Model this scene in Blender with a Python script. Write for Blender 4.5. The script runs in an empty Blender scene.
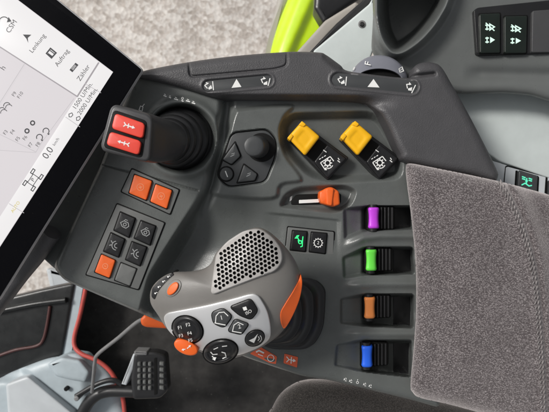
import bpy, bmesh, math, random
import numpy as np
from mathutils import Vector, Matrix
from mathutils.geometry import tessellate_polygon

random.seed(7)
sc = bpy.context.scene
COL = sc.collection
S = 0.001            # one unit of the layout plan = 1 mm on the console deck
D = 480.0            # height of the viewpoint above the deck, mm
CX, CY = 274.5, 206.0


def P(u, v, z):
    k = (D - z) / D
    return ((u - CX) * k * S, (CY - v) * k * S, z * S)


# ------------------------------------------------------------------ materials
def srgb(r, g, b):
    def f(c):
        c /= 255.0
        return c / 12.92 if c <= 0.04045 else ((c + 0.055) / 1.055) ** 2.4
    return (f(r), f(g), f(b), 1.0)


class N:
    def __init__(s, name):
        s.m = bpy.data.materials.new(name)
        s.m.use_nodes = True
        s.t = s.m.node_tree
        s.b = s.t.nodes['Principled BSDF']

    def n(s, typ, **kw):
        nd = s.t.nodes.new(typ)
        for k, v in kw.items():
            if k in nd.inputs:
                nd.inputs[k].default_value = v
            else:
                setattr(nd, k, v)
        return nd

    def l(s, a, b):
        s.t.links.new(a, b)

    def coord(s):
        return s.n('ShaderNodeTexCoord').outputs['Object']

    def noise(s, scale, detail=2.0, rough=0.5, vec=None):
        nd = s.n('ShaderNodeTexNoise', Scale=scale, Detail=detail, Roughness=rough)
        s.l(vec or s.coord(), nd.inputs['Vector'])
        return nd.outputs['Fac']

    def ramp(s, fac, stops):
        nd = s.n('ShaderNodeValToRGB')
        el = nd.color_ramp.elements
        while len(el) < len(stops):
            el.new(0.5)
        for e, (p, c) in zip(el, stops):
            e.position = p
            e.color = c if len(c) == 4 else (*c, 1)
        s.l(fac, nd.inputs['Fac'])
        return nd.outputs['Color']

    def bump(s, height, strength, dist, prev=None):
        nd = s.n('ShaderNodeBump', Strength=strength, Distance=dist)
        s.l(height, nd.inputs['Height'])
        if prev:
            s.l(prev, nd.inputs['Normal'])
        return nd.outputs['Normal']


def plastic(name, col, rough=0.45, grain=1100.0, gstr=0.25, var=0.12, spec=0.5, coat=0.0, dust=0.0, dscale=420):
    x = N(name)
    c = col if len(col) == 4 else (*col, 1)
    lo = tuple(v * (1 - var) for v in c[:3]) + (1,)
    hi = tuple(v * (1 + var) for v in c[:3]) + (1,)
    co = x.coord()
    base = x.ramp(x.noise(45, 4, 0.6, co), [(0.3, lo), (0.7, hi)])
    if dust:
        d = x.ramp(x.noise(dscale, 3, 0.7, co), [(0.66, (0, 0, 0)), (0.78, (1, 1, 1))])
        mx = x.n('ShaderNodeMix', data_type='RGBA')
        mul = x.n('ShaderNodeMath', operation='MULTIPLY')
        x.l(d, mul.inputs[0])
        mul.inputs[1].default_value = dust
        x.l(mul.outputs[0], mx.inputs['Factor'])
        x.l(base, mx.inputs['A'])
        mx.inputs['B'].default_value = (0.42, 0.4, 0.37, 1)
        base = mx.outputs['Result']
    x.l(base, x.b.inputs['Base Color'])
    r = x.n('ShaderNodeMapRange')
    x.l(x.noise(34, 5, 0.7, co), r.inputs['Value'])
    r.inputs['From Min'].default_value = 0.3
    r.inputs['From Max'].default_value = 0.7
    r.inputs['To Min'].default_value = max(0.02, rough - 0.08)
    r.inputs['To Max'].default_value = rough + 0.10
    x.l(r.outputs[0], x.b.inputs['Roughness'])
    x.b.inputs['Specular IOR Level'].default_value = spec
    x.b.inputs['Coat Weight'].default_value = coat
    x.b.inputs['Coat Roughness'].default_value = 0.15
    if gstr:
        x.l(x.bump(x.noise(grain, 2, 0.5, co), gstr, 0.0004), x.b.inputs['Normal'])
    return x.m


M = {}
M['deck'] = plastic('deck_plastic', (0.103, 0.111, 0.107), 0.31, 1150, 0.32, 0.09, dust=0.18)
M['frame'] = plastic('frame_plastic', (0.135, 0.139, 0.135), 0.42, 1400, 0.1, 0.06)
M['black'] = plastic('black_plastic', (0.011, 0.011, 0.012), 0.33, 1300, 0.1, 0.1)
M['gripblack'] = plastic('matte_black_plastic', (0.052, 0.052, 0.054), 0.40, 1500, 0.2, 0.08)
M['gap'] = plastic('black_gap', (0.004, 0.004, 0.004), 0.6, 1300, 0.0, 0.1, spec=0.2)
M['rubber'] = plastic('black_rubber', (0.015, 0.015, 0.016), 0.36, 1800, 0.12, 0.1, dust=0.05)
M['key'] = plastic('key_plastic', (0.05, 0.053, 0.055), 0.4, 1500, 0.12, 0.06)
M['orange'] = plastic('orange_plastic', (0.83, 0.13, 0.016), 0.4, 1400, 0.06, 0.04)
M['red'] = plastic('red_plastic', (0.80, 0.065, 0.040), 0.36, 1400, 0.05, 0.04)
M['yellow'] = plastic('yellow_plastic', (0.92, 0.48, 0.006), 0.4, 1400, 0.08, 0.04)
M['purple'] = plastic('purple_plastic', (0.55, 0.055, 0.72), 0.42, 1400, 0.1, 0.04)
M['green'] = plastic('green_plastic', (0.14, 0.75, 0.07), 0.42, 1400, 0.1, 0.04)
M['peach'] = plastic('peach_plastic', (0.85, 0.28, 0.07), 0.42, 1400, 0.1, 0.04)
M['blue'] = plastic('blue_plastic', (0.018, 0.13, 0.80), 0.42, 1400, 0.1, 0.04)
M['grip'] = plastic('warm_grey_plastic', (0.175, 0.167, 0.156), 0.42, 1600, 0.2, 0.05)
M['grille'] = plastic('pale_grille_plastic', (0.40, 0.385, 0.37), 0.45, 1600, 0.1, 0.04)
M['pale'] = plastic('pale_panel_plastic', (0.56, 0.61, 0.60), 0.5, 900, 0.25, 0.04)
M['palegrey'] = plastic('pale_grey_plastic', (0.50, 0.53, 0.55), 0.45, 900, 0.1, 0.04)
M['trimgrey'] = plastic('blue_grey_plastic', (0.40, 0.46, 0.49), 0.45, 700, 0.12, 0.08, dust=0.1)
M['side'] = plastic('side_panel_plastic', (0.115, 0.122, 0.119), 0.31, 1200, 0.14, 0.05)
M['lime'] = plastic('lime_paint', (0.56, 0.80, 0.014), 0.4, 300, 0.0, 0.05, coat=0.4)
M['beige'] = plastic('beige_grey_plastic', (0.36, 0.335, 0.30), 0.5, 700, 0.1, 0.05)
M['bezel'] = plastic('gloss_black_bezel', (0.003, 0.003, 0.004), 0.10, 900, 0.0, 0.05, spec=0.08, dust=0.05, dscale=500)
M['edge'] = plastic('pale_edge', (0.42, 0.42, 0.43), 0.4, 900, 0.0, 0.05)
M['seal'] = plastic('red_rubber', (0.50, 0.075, 0.06), 0.5, 900, 0.15, 0.1)
M['dial'] = plastic('dial_plastic', (0.18, 0.185, 0.215), 0.42, 1400, 0.15, 0.06)
M['white'] = plastic('white_print', (0.80, 0.80, 0.78), 0.5, 900, 0.0, 0.03)
M['dim'] = plastic('dim_grey_print', (0.30, 0.31, 0.31), 0.5, 900, 0.0, 0.03)
M['oprint'] = plastic('pale_orange_print', (0.83, 0.26, 0.12), 0.5, 900, 0.0, 0.03)
M['sticker'] = plastic('orange_sticker', (0.72, 0.12, 0.045), 0.45, 900, 0.05, 0.06)
M['metal'] = plastic('dark_metal', (0.20, 0.20, 0.20), 0.35, 900, 0.1, 0.1)
M['mat'] = plastic('floor_mat_rubber', (0.029, 0.0275, 0.026), 0.6, 420, 0.6, 0.4, spec=0.35, dust=0.34, dscale=150)
M['door'] = plastic('dark_glass_panel', (0.012, 0.013, 0.013), 0.3, 500, 0.1, 0.3, dust=0.06)


def metal_mat():
    x = N('silver_satin')
    x.b.inputs['Base Color'].default_value = (0.80, 0.80, 0.80, 1)
    x.b.inputs['Metallic'].default_value = 0.7
    x.b.inputs['Roughness'].default_value = 0.42
    x.l(x.bump(x.noise(2200, 2, 0.5), 0.12, 0.0003), x.b.inputs['Normal'])
    return x.m


def grain_mat():
    x = N('grained_trim')
    co = x.coord()
    x.l(x.ramp(x.noise(40, 3, 0.6, co), [(0.3, (0.058, 0.057, 0.060)), (0.7, (0.072, 0.070, 0.074))]), x.b.inputs['Base Color'])
    v = x.n('ShaderNodeTexVoronoi', Scale=980.0, feature='SMOOTH_F1')
    x.l(co, v.inputs['Vector'])
    n1 = x.bump(v.outputs['Distance'], 0.42, 0.0005)
    n2 = x.bump(x.noise(900, 3, 0.6, co), 0.35, 0.0004, n1)
    x.l(n2, x.b.inputs['Normal'])
    x.b.inputs['Roughness'].default_value = 0.46
    return x.m


def fabric(name, lo, mid, hi, scale, wide=0.0):
    x = N(name)
    co = x.coord()
    mp = x.n('ShaderNodeMapping')
    x.l(co, mp.inputs['Vector'])
    mp.inputs['Rotation'].default_value = (0, 0, 0.6)
    mp.inputs['Scale'].default_value = (1.0, 1.55, 1.0)
    nz = x.noise(scale, 2.5, 0.65, mp.outputs[0])
    v = x.n('ShaderNodeTexVoronoi', Scale=scale * 0.62)
    x.l(mp.outputs[0], v.inputs['Vector'])
    add = x.n('ShaderNodeMath', operation='MULTIPLY_ADD')
    x.l(v.outputs['Distance'], add.inputs[0])
    add.inputs[1].default_value = -0.38
    x.l(nz, add.inputs[2])
    f = add.outputs[0]
    big = x.noise(28, 2, 0.5, co)
    ad2 = x.n('ShaderNodeMath', operation='MULTIPLY_ADD')
    x.l(big, ad2.inputs[0])
    ad2.inputs[1].default_value = 0.10
    x.l(f, ad2.inputs[2])
    x.l(x.ramp(ad2.outputs[0], [(0.24, lo), (0.40, mid), (0.56, hi)]), x.b.inputs['Base Color'])
    x.b.inputs['Roughness'].default_value = 0.95
    x.b.inputs['Specular IOR Level'].default_value = 0.15
    x.b.inputs['Sheen Weight'].default_value = 0.7
    x.b.inputs['Sheen Roughness'].default_value = 0.5
    x.b.inputs['Sheen Tint'].default_value = (1, 0.93, 0.92, 1)
    x.l(x.bump(f, 0.55, 0.0009), x.b.inputs['Normal'])
    return x.m


def emit(name, col, strength, base=(0.02, 0.02, 0.02, 1)):
    x = N(name)
    x.b.inputs['Base Color'].default_value = base
    x.b.inputs['Emission Color'].default_value = col
    x.b.inputs['Emission Strength'].default_value = strength
    x.b.inputs['Roughness'].default_value = 0.25
    x.b.inputs['Specular IOR Level'].default_value = 0.2
    return x.m


def gravel():
    x = N('pale_gravel')
    co = x.coord()
    v = x.n('ShaderNodeTexVoronoi', Scale=46.0)
    x.l(co, v.inputs['Vector'])
    nz = x.noise(60, 4, 0.7, co)
    mx = x.n('ShaderNodeMath', operation='MULTIPLY_ADD')
    sep = x.n('ShaderNodeSeparateColor')
    x.l(v.outputs['Color'], sep.inputs[0])
    x.l(sep.outputs[0], mx.inputs[0])
    mx.inputs[1].default_value = 0.45
    x.l(nz, mx.inputs[2])
    x.l(x.ramp(mx.outputs[0], [(0.36, (0.38, 0.335, 0.295)), (0.62, (0.53, 0.475, 0.43)), (0.90, (0.74, 0.70, 0.655))]), x.b.inputs['Base Color'])
    big = x.ramp(x.noise(5, 5, 0.7, co), [(0.35, (0.80, 0.80, 0.80)), (0.65, (1, 1, 1))])
    mm = x.n('ShaderNodeMix', data_type='RGBA', blend_type='MULTIPLY')
    mm.inputs['Factor'].default_value = 1.0
    x.l(x.b.inputs['Base Color'].links[0].from_socket, mm.inputs['A'])
    x.l(big, mm.inputs['B'])
    x.l(mm.outputs['Result'], x.b.inputs['Base Color'])
    x.b.inputs['Roughness'].default_value = 0.9
    x.l(x.bump(v.outputs['Distance'], 0.3, 0.01), x.b.inputs['Normal'])
    return x.m


M['silver'] = metal_mat()
M['trim'] = grain_mat()
M['cushion'] = fabric('speckled_fabric', (0.060, 0.050, 0.052), (0.135, 0.119, 0.121), (0.31, 0.282, 0.282), 940)
M['seatfab'] = fabric('dark_fabric', (0.011, 0.010, 0.009), (0.024, 0.022, 0.020), (0.055, 0.05, 0.046), 900)
M['thread'] = plastic('pale_thread', (0.30, 0.28, 0.275), 0.9, 2500, 0.5, 0.2, spec=0.1)
M['gravel'] = gravel()
M['screen'] = emit('lit_display', (0.80, 0.755, 0.775, 1), 0.52)
M['screen_hi'] = emit('lit_display_bright', (0.88, 0.86, 0.86, 1), 0.56)
M['screen_sh'] = emit('lit_display_line', (0.42, 0.39, 0.41, 1), 0.5)
M['screen_line'] = emit('lit_display_rule', (0.62, 0.59, 0.61, 1), 0.5)
M['ink'] = emit('display_ink', (0.05, 0.05, 0.055, 1), 0.5)
M['inkgrey'] = emit('display_grey_ink', (0.09, 0.088, 0.092, 1), 0.5)
M['inkyel'] = emit('display_yellow_ink', (0.55, 0.45, 0.06, 1), 0.7)
M['ledgreen'] = emit('green_backlight', (0.03, 0.85, 0.22, 1), 0.9)
M['ledmint'] = emit('mint_backlight', (0.10, 0.72, 0.45, 1), 0.75)
M['ledpale'] = emit('pale_backlight', (0.62, 0.85, 0.72, 1), 0.75)
M['greenglow'] = plastic('green_tinted_key', (0.007, 0.012, 0.009), 0.35, 1400, 0.08, 0.05)


# ------------------------------------------------------------------ helpers
def thing(name, label, cat, u, v, z, group=None):
    o = bpy.data.objects.new(name, None)
    COL.objects.link(o)
    o.location = P(u, v, z)
    o.empty_display_size = 0.02
    o['label'] = label
    o['category'] = cat
    if group:
        o['group'] = group
    return o


def tag(o, label=None, cat=None, group=None, kind=None):
    for k, v in (('label', label), ('category', cat), ('group', group), ('kind', kind)):
        if v:
            o[k] = v
    return o


def wloc(o):
    l = Vector((0, 0, 0))
    while o:
        l += o.location
        o = o.parent
    return l


def mk(name, verts, faces, mat, parent=None, smooth=True, sharp=40, mids=None):
    me = bpy.data.meshes.new(name)
    off = wloc(parent) if parent else None
    if off is not None:
        verts = [(p[0] - off.x, p[1] - off.y, p[2] - off.z) for p in verts]
    me.from_pydata(verts, [], faces)
    for m in (mat if isinstance(mat, (list, tuple)) else [mat]):
        me.materials.append(m)
    if mids:
        me.polygons.foreach_set('material_index', mids)
    bm = bmesh.new()
    bm.from_mesh(me)
    bmesh.ops.recalc_face_normals(bm, faces=bm.faces)
    bm.to_mesh(me)
    bm.free()
    if smooth:
        me.polygons.foreach_set('use_smooth', [True] * len(me.polygons))
        me.set_sharp_from_angle(angle=math.radians(sharp))
    me.update()
    o = bpy.data.objects.new(name, me)
    COL.objects.link(o)
    if parent:
        o.parent = parent
    return o


def area(p):
    return 0.5 * sum(p[i][0] * p[(i + 1) % len(p)][1] - p[(i + 1) % len(p)][0] * p[i][1] for i in range(len(p)))


def ccw(p):
    p = [tuple(q) for q in p]
    return p if area(p) > 0 else p[::-1]


def rnd(pts, r, seg=5):
    """polygon with filleted corners"""
    pts = ccw(pts)
    out = []
    n = len(pts)
    for i in range(n):
        a, b, c = Vector(pts[i - 1]), Vector(pts[i]), Vector(pts[(i + 1) % n])
        d1, d2 = a - b, c - b
        l1, l2 = d1.length, d2.length
        k = min(r, l1 * 0.45, l2 * 0.45)
        p0, p1 = b + d1 / l1 * k, b + d2 / l2 * k
        for j in range(seg + 1):
            t = j / seg
            q = p0 * (1 - t) ** 2 + b * 2 * t * (1 - t) + p1 * t * t
            out.append((q.x, q.y))
    return out


def cat(pts, n=6, closed=True):
    """Catmull-Rom through the points"""
    out = []
    m = len(pts)
    rng = m if closed else m - 1
    for i in range(rng):
        if closed:
            p = [pts[(i + k - 1) % m] for k in range(4)]
        else:
            p = [pts[max(0, min(m - 1, i + k - 1))] for k in range(4)]
        for j in range(n):
            t = j / n
            out.append(tuple(0.5 * (2 * p[1][a] + (p[2][a] - p[0][a]) * t + (2 * p[0][a] - 5 * p[1][a] + 4 * p[2][a] - p[3][a]) * t * t
                                    + (3 * p[1][a] - p[0][a] - 3 * p[2][a] + p[3][a]) * t ** 3) for a in range(len(p[0]))))
    if not closed:
        out.append(tuple(pts[-1]))
    return out


def ell(cx, cy, rx, ry, rot=0, n=40):
    c, s = math.cos(math.radians(rot)), math.sin(math.radians(rot))
    return [(cx + rx * math.cos(t) * c - ry * math.sin(t) * s, cy + rx * math.cos(t) * s + ry * math.sin(t) * c)
            for t in (2 * math.pi * i / n for i in range(n))]


def inset(p, d):
    n = len(p)
    out = []
    for i in range(n):
        a, b, c = Vector(p[i - 1]), Vector(p[i]), Vector(p[(i + 1) % n])
        e1, e2 = (b - a), (c - b)
        if e1.length < 1e-6:
            e1 = e2
        if e2.length < 1e-6:
            e2 = e1
        e1 = e1.normalized()
        e2 = e2.normalized()
        n1, n2 = Vector((-e1.y, e1.x)), Vector((-e2.y, e2.x))
        m = n1 + n2
        if m.length < 1e-4:
            m = n1
        m = m.normalized()
        k = d / max(0.5, m.dot(n1))
        out.append((b.x + m.x * k, b.y + m.y * k))
    return out


def centroid(p):
    return (sum(q[0] for q in p) / len(p), sum(q[1] for q in p) / len(p))


def slab(name, pts, z0, z1, bev, mat, parent=None, zf=None, star=False, crown=0.0, fill=6, sharp=50):
    """a solid plate with rounded top edge; straight vertical sides from z0 up to z1 (or to the surface zf)"""
    pts = ccw(pts)
    n = len(pts)
    top = (lambda u, v: z1) if zf is None else (lambda u, v: zf(u, v) + z1)
    V, F = [], []
    rings = []
    base = []
    for (u, v) in pts:
        x, y, _ = P(u, v, top(u, v))
        base.append((x, y, (z0 if zf is None else min(z0, top(u, v) - bev - 0.2)) * S))
    rings.append(base)
    K = 4
    last = pts
    for k in range(K + 1):
        a = math.pi / 2 * k / K
        last = inset(pts, bev * (1 - math.cos(a))) if k else pts
        rings.append([P(u, v, top(u, v) - bev * (1 - math.sin(a))) for (u, v) in last])
    c = centroid(last)
    if star or crown:
        for j in range(1, fill):
            t = 1 - j / fill
            rr = [(c[0] + (u - c[0]) * t, c[1] + (v - c[1]) * t) for (u, v) in last]
            rings.append([P(u, v, top(u, v) + crown * (1 - t * t)) for (u, v) in rr])
    for r in rings:
        V += r
    for k in range(len(rings) - 1):
        for i in range(n):
            a, b = k * n + i, k * n + (i + 1) % n
            F.append((a, b, b + n, a + n))
    if star or crown:
        V.append(P(c[0], c[1], top(*c) + crown))
        k = (len(rings) - 1) * n
        for i in range(n):
            F.append((k + i, k + (i + 1) % n, len(V) - 1))
    else:
        k = (len(rings) - 1) * n
        tri = tessellate_polygon([[Vector((u, v, 0)) for (u, v) in last]])
        for t in tri:
            F.append(tuple(k + i for i in t))
    F.append(tuple(range(n)))
    return mk(name, V, F, mat, parent, sharp=sharp)


def loft(name, rings, mat, parent=None, capa=True, capb=True, sharp=50):
    """rings: list of (list of (u,v), z or zf)"""
    V, F = [], []
    n = len(rings[0][0])
    for pts, z in rings:
        pts = ccw(pts)
        V += [P(u, v, z(u, v) if callable(z) else z) for (u, v) in pts]
    for k in range(len(rings) - 1):
        for i in range(n):
            a, b = k * n + i, k * n + (i + 1) % n
            F.append((a, b, b + n, a + n))
    if capa:
        F.append(tuple(range(n)))
    if capb:
        F.append(tuple((len(rings) - 1) * n + i for i in range(n)))
    return mk(name, V, F, mat, parent, sharp=sharp)


def tube(name, path, r, mat, parent=None, seg=12, taper=None):
    """path of (u,v,z), radius in mm"""
    pts = [Vector(P(*p)) for p in path]
    V, F = [], []
    up = Vector((0.13, 0.31, 0.94))
    for i, p in enumerate(pts):
        d = (pts[min(i + 1, len(pts) - 1)] - pts[max(i - 1, 0)]).normalized()
        a = d.cross(up).normalized()
        b = d.cross(a).normalized()
        rr = (r if taper is None else r + (taper - r) * i / (len(pts) - 1)) * S
        for k in range(seg):
            t = 2 * math.pi * k / seg
            V.append(p + a * rr * math.cos(t) + b * rr * math.sin(t))
    for i in range(len(pts) - 1):
        for k in range(seg):
            a, b = i * seg + k, i * seg + (k + 1) % seg
            F.append((a, b, b + seg, a + seg))
    F.append(tuple(range(seg)))
    F.append(tuple((len(pts) - 1) * seg + k for k in range(seg)))
    return mk(name, [tuple(v) for v in V], F, mat, parent)


_tc = {}


def text2d(s):
    if s not in _tc:
        cu = bpy.data.curves.new('t', 'FONT')
        cu.body = s
        cu.size = 1
        cu.align_x = 'CENTER'
        cu.align_y = 'CENTER'
        cu.resolution_u = 3
        o = bpy.data.objects.new('t', cu)
        COL.objects.link(o)
        dg = bpy.context.evaluated_depsgraph_get()
        me = bpy.data.meshes.new_from_object(o.evaluated_get(dg))
        _tc[s] = ([(v.co.x, v.co.y) for v in me.vertices], [tuple(p.vertices) for p in me.polygons])
        bpy.data.objects.remove(o)
        bpy.data.curves.remove(cu)
        bpy.data.meshes.remove(me)
    return _tc[s]


class Decal:
    """flat printed marks laid a hair above a surface"""
    def __init__(s):
        s.v, s.f, s.k = [], [], 0

    def _add(s, pts, faces):
        b = len(s.v)
        s.v += [(u, v, 0.012 * s.k) for (u, v) in pts]
        s.f += [tuple(b + i for i in f) for f in faces]
        s.k += 1
        return s

    def poly(s, pts):
        tri = tessellate_polygon([[Vector((u, v, 0)) for (u, v) in pts]])
        return s._add(pts, tri)

    def line(s, pts, w, closed=False):
        n = len(pts)
        L, R = [], []
        for i in range(n):
            a = Vector(pts[i - 1] if (closed or i) else pts[i])
            b = Vector(pts[i])
            c = Vector(pts[(i + 1) % n] if (closed or i < n - 1) else pts[i])
            e1, e2 = b - a, c - b
            if e1.length < 1e-6:
                e1 = e2
            if e2.length < 1e-6:
                e2 = e1
            e1.normalize()
            e2.normalize()
            n1, n2 = Vector((-e1.y, e1.x)), Vector((-e2.y, e2.x))
            m = n1 + n2
            m = m.normalized() if m.length > 1e-4 else n1
            k = w / 2 / max(0.45, m.dot(n1))
            L.append((b.x + m.x * k, b.y + m.y * k))
            R.append((b.x - m.x * k, b.y - m.y * k))
        F = []
        for i in range(n if closed else n - 1):
            j = (i + 1) % n
            F.append((i, j, n + j, n + i))
        return s._add(L + R, F)

    def disc(s, c, r, n=16):
        return s._add(ell(c[0], c[1], r, r, n=n), [tuple(range(n))])

    def ring(s, c, r, w, n=24, a0=0, a1=360):
        if a1 - a0 >= 360:
            return s.line(ell(c[0], c[1], r, r, n=n), w, True)
        return s.line([(c[0] + r * math.cos(math.radians(a0 + (a1 - a0) * i / n)), c[1] + r * math.sin(math.radians(a0 + (a1 - a0) * i / n))) for i in range(n + 1)], w)

    def text(s, t, c, size, ang=0, sx=1.0):
        vs, fs = text2d(t)
        ca, sa = math.cos(math.radians(ang)), math.sin(math.radians(ang))
        pts = [(c[0] + size * (x * sx * ca - y * sa), c[1] - size * (x * sx * sa + y * ca)) for (x, y) in vs]
        return s._add(pts, fs)

    def gear(s, c, r, teeth=10, w=0.7):
        s.ring(c, r, w)
        for i in range(teeth):
            a = 2 * math.pi * i / teeth
            s.line([(c[0] + (r + w * .5) * math.cos(a), c[1] + (r + w * .5) * math.sin(a)), (c[0] + (r + w * 1.7) * math.cos(a), c[1] + (r + w * 1.7) * math.sin(a))], w * 1.1)
        return s

    def arrow(s, a, b, w, head):
        a, b = Vector(a), Vector(b)
        d = (b - a).normalized()
        nrm = Vector((-d.y, d.x))
        m = b - d * head
        s.line([tuple(a), tuple(m)], w)
        return s.poly([tuple(b), tuple(m + nrm * head * .6), tuple(m - nrm * head * .6)])

    def build(s, name, z, mat, parent=None, lift=0.25):
        zf = z if callable(z) else (lambda u, v: z)
        V = [P(u, v, zf(u, v) + lift + e) for (u, v, e) in s.v]
        return mk(name, V, s.f, mat, parent, smooth=False)


# --------- numpy fields
def sd(poly, U, V):
    poly = np.array(poly, float)
    n = len(poly)
    d = np.full(U.shape, 1e18)
    sgn = np.ones(U.shape)
    for i in range(n):
        a, b = poly[i], poly[i - 1]
        ex, ey = b - a
        wx, wy = U - a[0], V - a[1]
        t = np.clip((wx * ex + wy * ey) / (ex * ex + ey * ey + 1e-12), 0, 1)
        dx, dy = wx - ex * t, wy - ey * t
        d = np.minimum(d, dx * dx + dy * dy)
        c1, c2, c3 = V >= a[1], V < b[1], ex * wy > ey * wx
        flip = (c1 & c2 & c3) | (~c1 & ~c2 & ~c3)
        sgn = np.where(flip, -sgn, sgn)
    return sgn * np.sqrt(d)


def ss(a, b, x):
    t = np.clip((x - a) / (b - a), 0, 1)
    return t * t * (3 - 2 * t)


def seg_d(a, b, U, V):
    ex, ey = b[0] - a[0], b[1] - a[1]
    t = np.clip(((U - a[0]) * ex + (V - a[1]) * ey) / (ex * ex + ey * ey), 0, 1)
    return np.hypot(U - a[0] - ex * t, V - a[1] - ey * t)


def roll(d, r):
    x = np.clip(d + r, 0, r * 0.995)
    return r - np.sqrt(r * r - x * x)


def field(name, outline, zf, step, zbot, mat, parent=None, ray=False, sharp=60):
    """moulded shell: a fine sheet over the outline, with vertical skirts down to zbot"""
    o = np.array(outline)
    u0, v0 = o.min(0) - step * 2
    u1, v1 = o.max(0) + step * 2
    us, vs = np.arange(u0, u1, step), np.arange(v0, v1, step)
    U, V = np.meshgrid(us, vs)

    def dist(U, V):
        return sd(outline, U, V)
    d = dist(U, V)
    e = 0.05
    gx = (dist(U + e, V) - dist(U - e, V)) / (2 * e)
    gy = (dist(U, V + e) - dist(U, V - e)) / (2 * e)
    near = (d > 0) & (d < 2.2 * step)
    U = np.where(near, U - d * gx, U)
    V = np.where(near, V - d * gy, V)
    Z = zf(U, V)
    h, w = d.shape
    ins = d < 0
    cell = (ins[:-1, :-1] | ins[1:, :-1] | ins[:-1, 1:] | ins[1:, 1:])
    used = np.zeros((h, w), bool)
    for a in (0, 1):
        for b in (0, 1):
            used[a:h - 1 + a, b:w - 1 + b] |= cell
    idx = -np.ones((h, w), int)
    idx[used] = np.arange(used.sum())
    k = (D - Z) / D
    X, Y = (U - CX) * k * S, (CY - V) * k * S
    verts = np.stack([X[used], Y[used], Z[used] * S], 1)
    ii, jj = np.nonzero(cell)
    quads = np.stack([idx[ii, jj], idx[ii + 1, jj], idx[ii + 1, jj + 1], idx[ii, jj + 1]], 1)
    # skirts
    from collections import Counter
    cnt = Counter()
    bound = {}
    cset = cell
    for i, j, q in zip(ii, jj, quads):
        if 0 < i < h - 2 and 0 < j < w - 2 and cset[i - 1, j] and cset[i + 1, j] and cset[i, j - 1] and cset[i, j + 1]:
            continue
        q = [int(t) for t in q]
        nb = [(i, j - 1), (i + 1, j), (i, j + 1), (i - 1, j)]
        for s_, (a, b) in enumerate(((0, 1), (1, 2), (2, 3), (3, 0))):
            y, x = nb[s_]
            if y < 0 or x < 0 or y >= h - 1 or x >= w - 1 or not cset[y, x]:
                bound[(q[a], q[b])] = 1
    verts = [tuple(v) for v in verts.tolist()]
    faces = [tuple(q) for q in quads.tolist()]
    low = {}

    def lo(i):
        if i not in low:
            low[i] = len(verts)
            q = (D - zbot) / (D - verts[i][2] / S) if ray else 1.0   # an underside that tucks in
            verts.append((verts[i][0] * q, verts[i][1] * q, zbot * S))
        return low[i]
    for (a, b) in bound:
        faces.append((b, a, lo(a), lo(b)))
    return mk(name, verts, faces, mat, parent, sharp=sharp)


# ================================================================== CONSOLE
console = thing('armrest_console', 'dark grey moulded armrest console carrying the levers, switches and colour-coded slots', 'console', 300, 260, -60)

LP = rnd([(138, 68), (222, 97), (221, 112), (206, 188), (196, 206), (152, 276), (141, 316), (60, 282), (52, 262), (100, 165)], 7)
PADL = cat([(242, 108), (292, 105), (285, 118), (281, 132), (286, 154), (303, 180), (282, 186), (272, 200), (214, 196), (214, 180), (226, 138), (234, 112)], 5)
PAD = rnd([(231, 132), (268, 128), (278, 140), (276, 158), (266, 183), (227, 188), (216, 176)], 7)
PTO = rnd([(291, 112), (378, 110), (402, 150), (404, 180), (335, 184), (309, 179), (280, 148), (280, 124)], 16)
SLI = rnd([(277, 208), (284, 193), (298, 186), (346, 184), (358, 190), (352, 206), (338, 214)], 8)
CRATER = (181.5, 138.0)
SLOTS = [rnd(p, 3) for p in (
    [(343, 208), (366, 206), (412, 206), (413, 229), (366, 231), (344, 240)],
    [(342, 257), (364, 247), (413, 247), (414, 274), (366, 275), (343, 279)],
    [(340, 298), (362, 294), (414, 294), (413, 328), (362, 326), (340, 324)],
    [(336, 344), (358, 340), (412, 340), (411, 377), (358, 371), (334, 366)])]
CON = rnd([(134, 74), (150, 70), (200, 80), (300, 80), (400, 100), (436, 150), (446, 200), (446, 300), (440, 408), (412, 400), (330, 380), (302, 376), (248, 358), (205, 341), (140, 313), (64, 280), (54, 268), (56, 260), (101, 164)], 6)


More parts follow.
